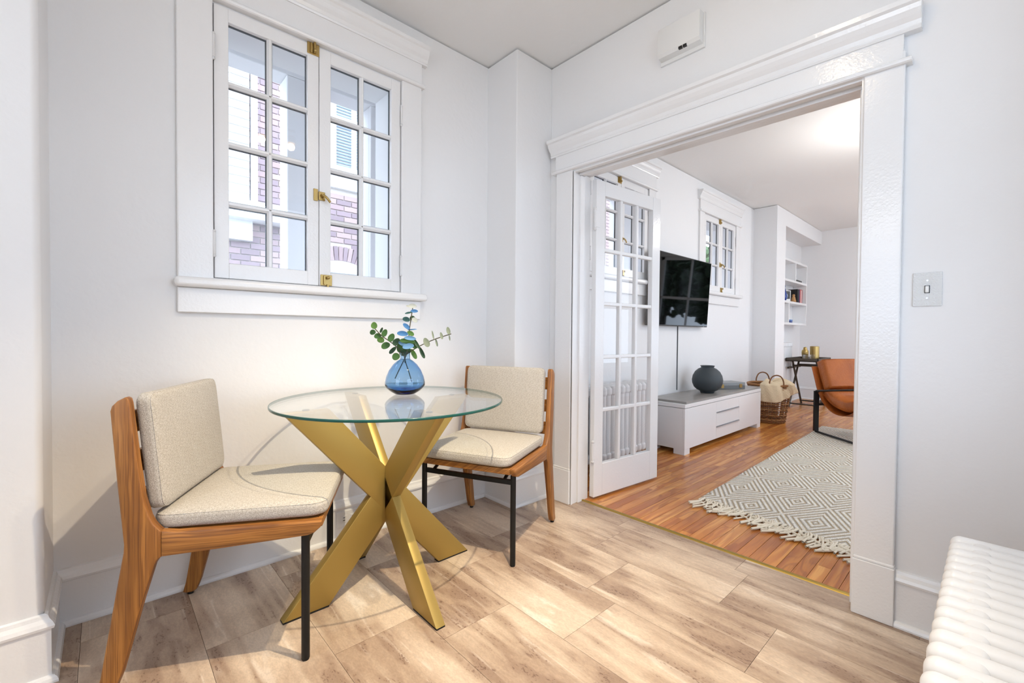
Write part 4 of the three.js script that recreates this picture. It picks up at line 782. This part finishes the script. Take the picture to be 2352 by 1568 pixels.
{ // white porch running along the outside of the window wall
  const t = thing('side_porch', 'white porch posts and beam just outside the windows', 'porch', [0, -0.7, -0.9]), o = 0.7;
  for (const [a, b] of [[-2.9, -2.65], [-1.235, -0.97], [2.42, 2.62], [5.45, 5.65], [8.2, 8.4]]) M('post', rb(a, b, 0, 2.64 + o, -0.10, 0.06, 0.008), P.extWhite, t);
  M('wide_post', [rb(-0.684, -0.35, 0, 2.64 + o, -0.10, 0.03, 0.006), rb(-0.684, -0.611, 0, 2.64 + o, 0.028, 0.06, 0.006)], P.extWhite, t);
  M('beam', [rb(-3, 8.5, 2.64 + o, 2.735 + o, -0.10, 0.06, 0.006), rb(-3, 8.5, 2.725 + o, 2.76 + o, -0.12, 0.085, 0.006)], P.extWhite, t);
  M('soffit', bx(-3, 8.5, 2.76 + o, 2.80 + o, -0.14, 0.61), P.extWhite, t);
}
// trees: outside the small living room window and opposite the tall windows
function tree(label, x, z, h, r, c) {
  const t = thing('garden_tree', label, 'tree', [x, -0.7, z]);
  M('trunk', cyl([0, 0, 0], [0, h * 0.6, 0], 0.16, 0.09, 10), mat(0x4a3b2c, 0.9), t);
  const geo = new THREE.IcosahedronGeometry(0.14, 0).scale(1, 0.35, 0.8), im = new THREE.InstancedMesh(geo, mat(c, 0.8, { transmission: 0.2, thickness: 0 }), 1800); im.name = 'foliage'; im.userData.kind = 'stuff';
  const m4 = new THREE.Matrix4(), q = new THREE.Quaternion(), e = new THREE.Euler();
  for (let i = 0; i < 1800; i++) { const u = rr(-1, 1), a = rr(0, 6.283), k = Math.cbrt(rnd()) * r, s = Math.sqrt(1 - u * u); q.setFromEuler(e.set(rr(0, 3), rr(0, 3), rr(0, 3))); m4.compose(new THREE.Vector3(Math.cos(a) * s * k, h * 0.66 + u * k * 0.8, Math.sin(a) * s * k), q, new THREE.Vector3(1, 1, 1).multiplyScalar(rr(0.6, 1.3))); im.setMatrixAt(i, m4); }
  t.add(im);
}
tree('leafy tree glimpsed through the small window beside the television', 12.2, -5.2, 5.5, 1.6, 0x4f7040);
tree('leafy garden tree opposite the middle living room window', 4.6, 9.0, 6.0, 2.2, 0x3f6034);
tree('unseen dense tree past the end wall window, left of three, darkening the television reflection', 9.6, 2.6, 4.6, 1.7, 0x2c4426);  // three out-of-view trees, placed to block sky mirrored in the television
tree('unseen dense tree past the end wall window, middle of three, darkening the television reflection', 10.0, 4.6, 5.0, 1.9, 0x33502c);
tree('unseen dense tree past the end wall window, right of three, darkening the television reflection', 11.2, 6.9, 5.2, 2.0, 0x2f4a29);

scene.traverse((o) => { if (o.isMesh) { o.castShadow = true; o.receiveShadow = true; } });
renderer.render(scene, camera);
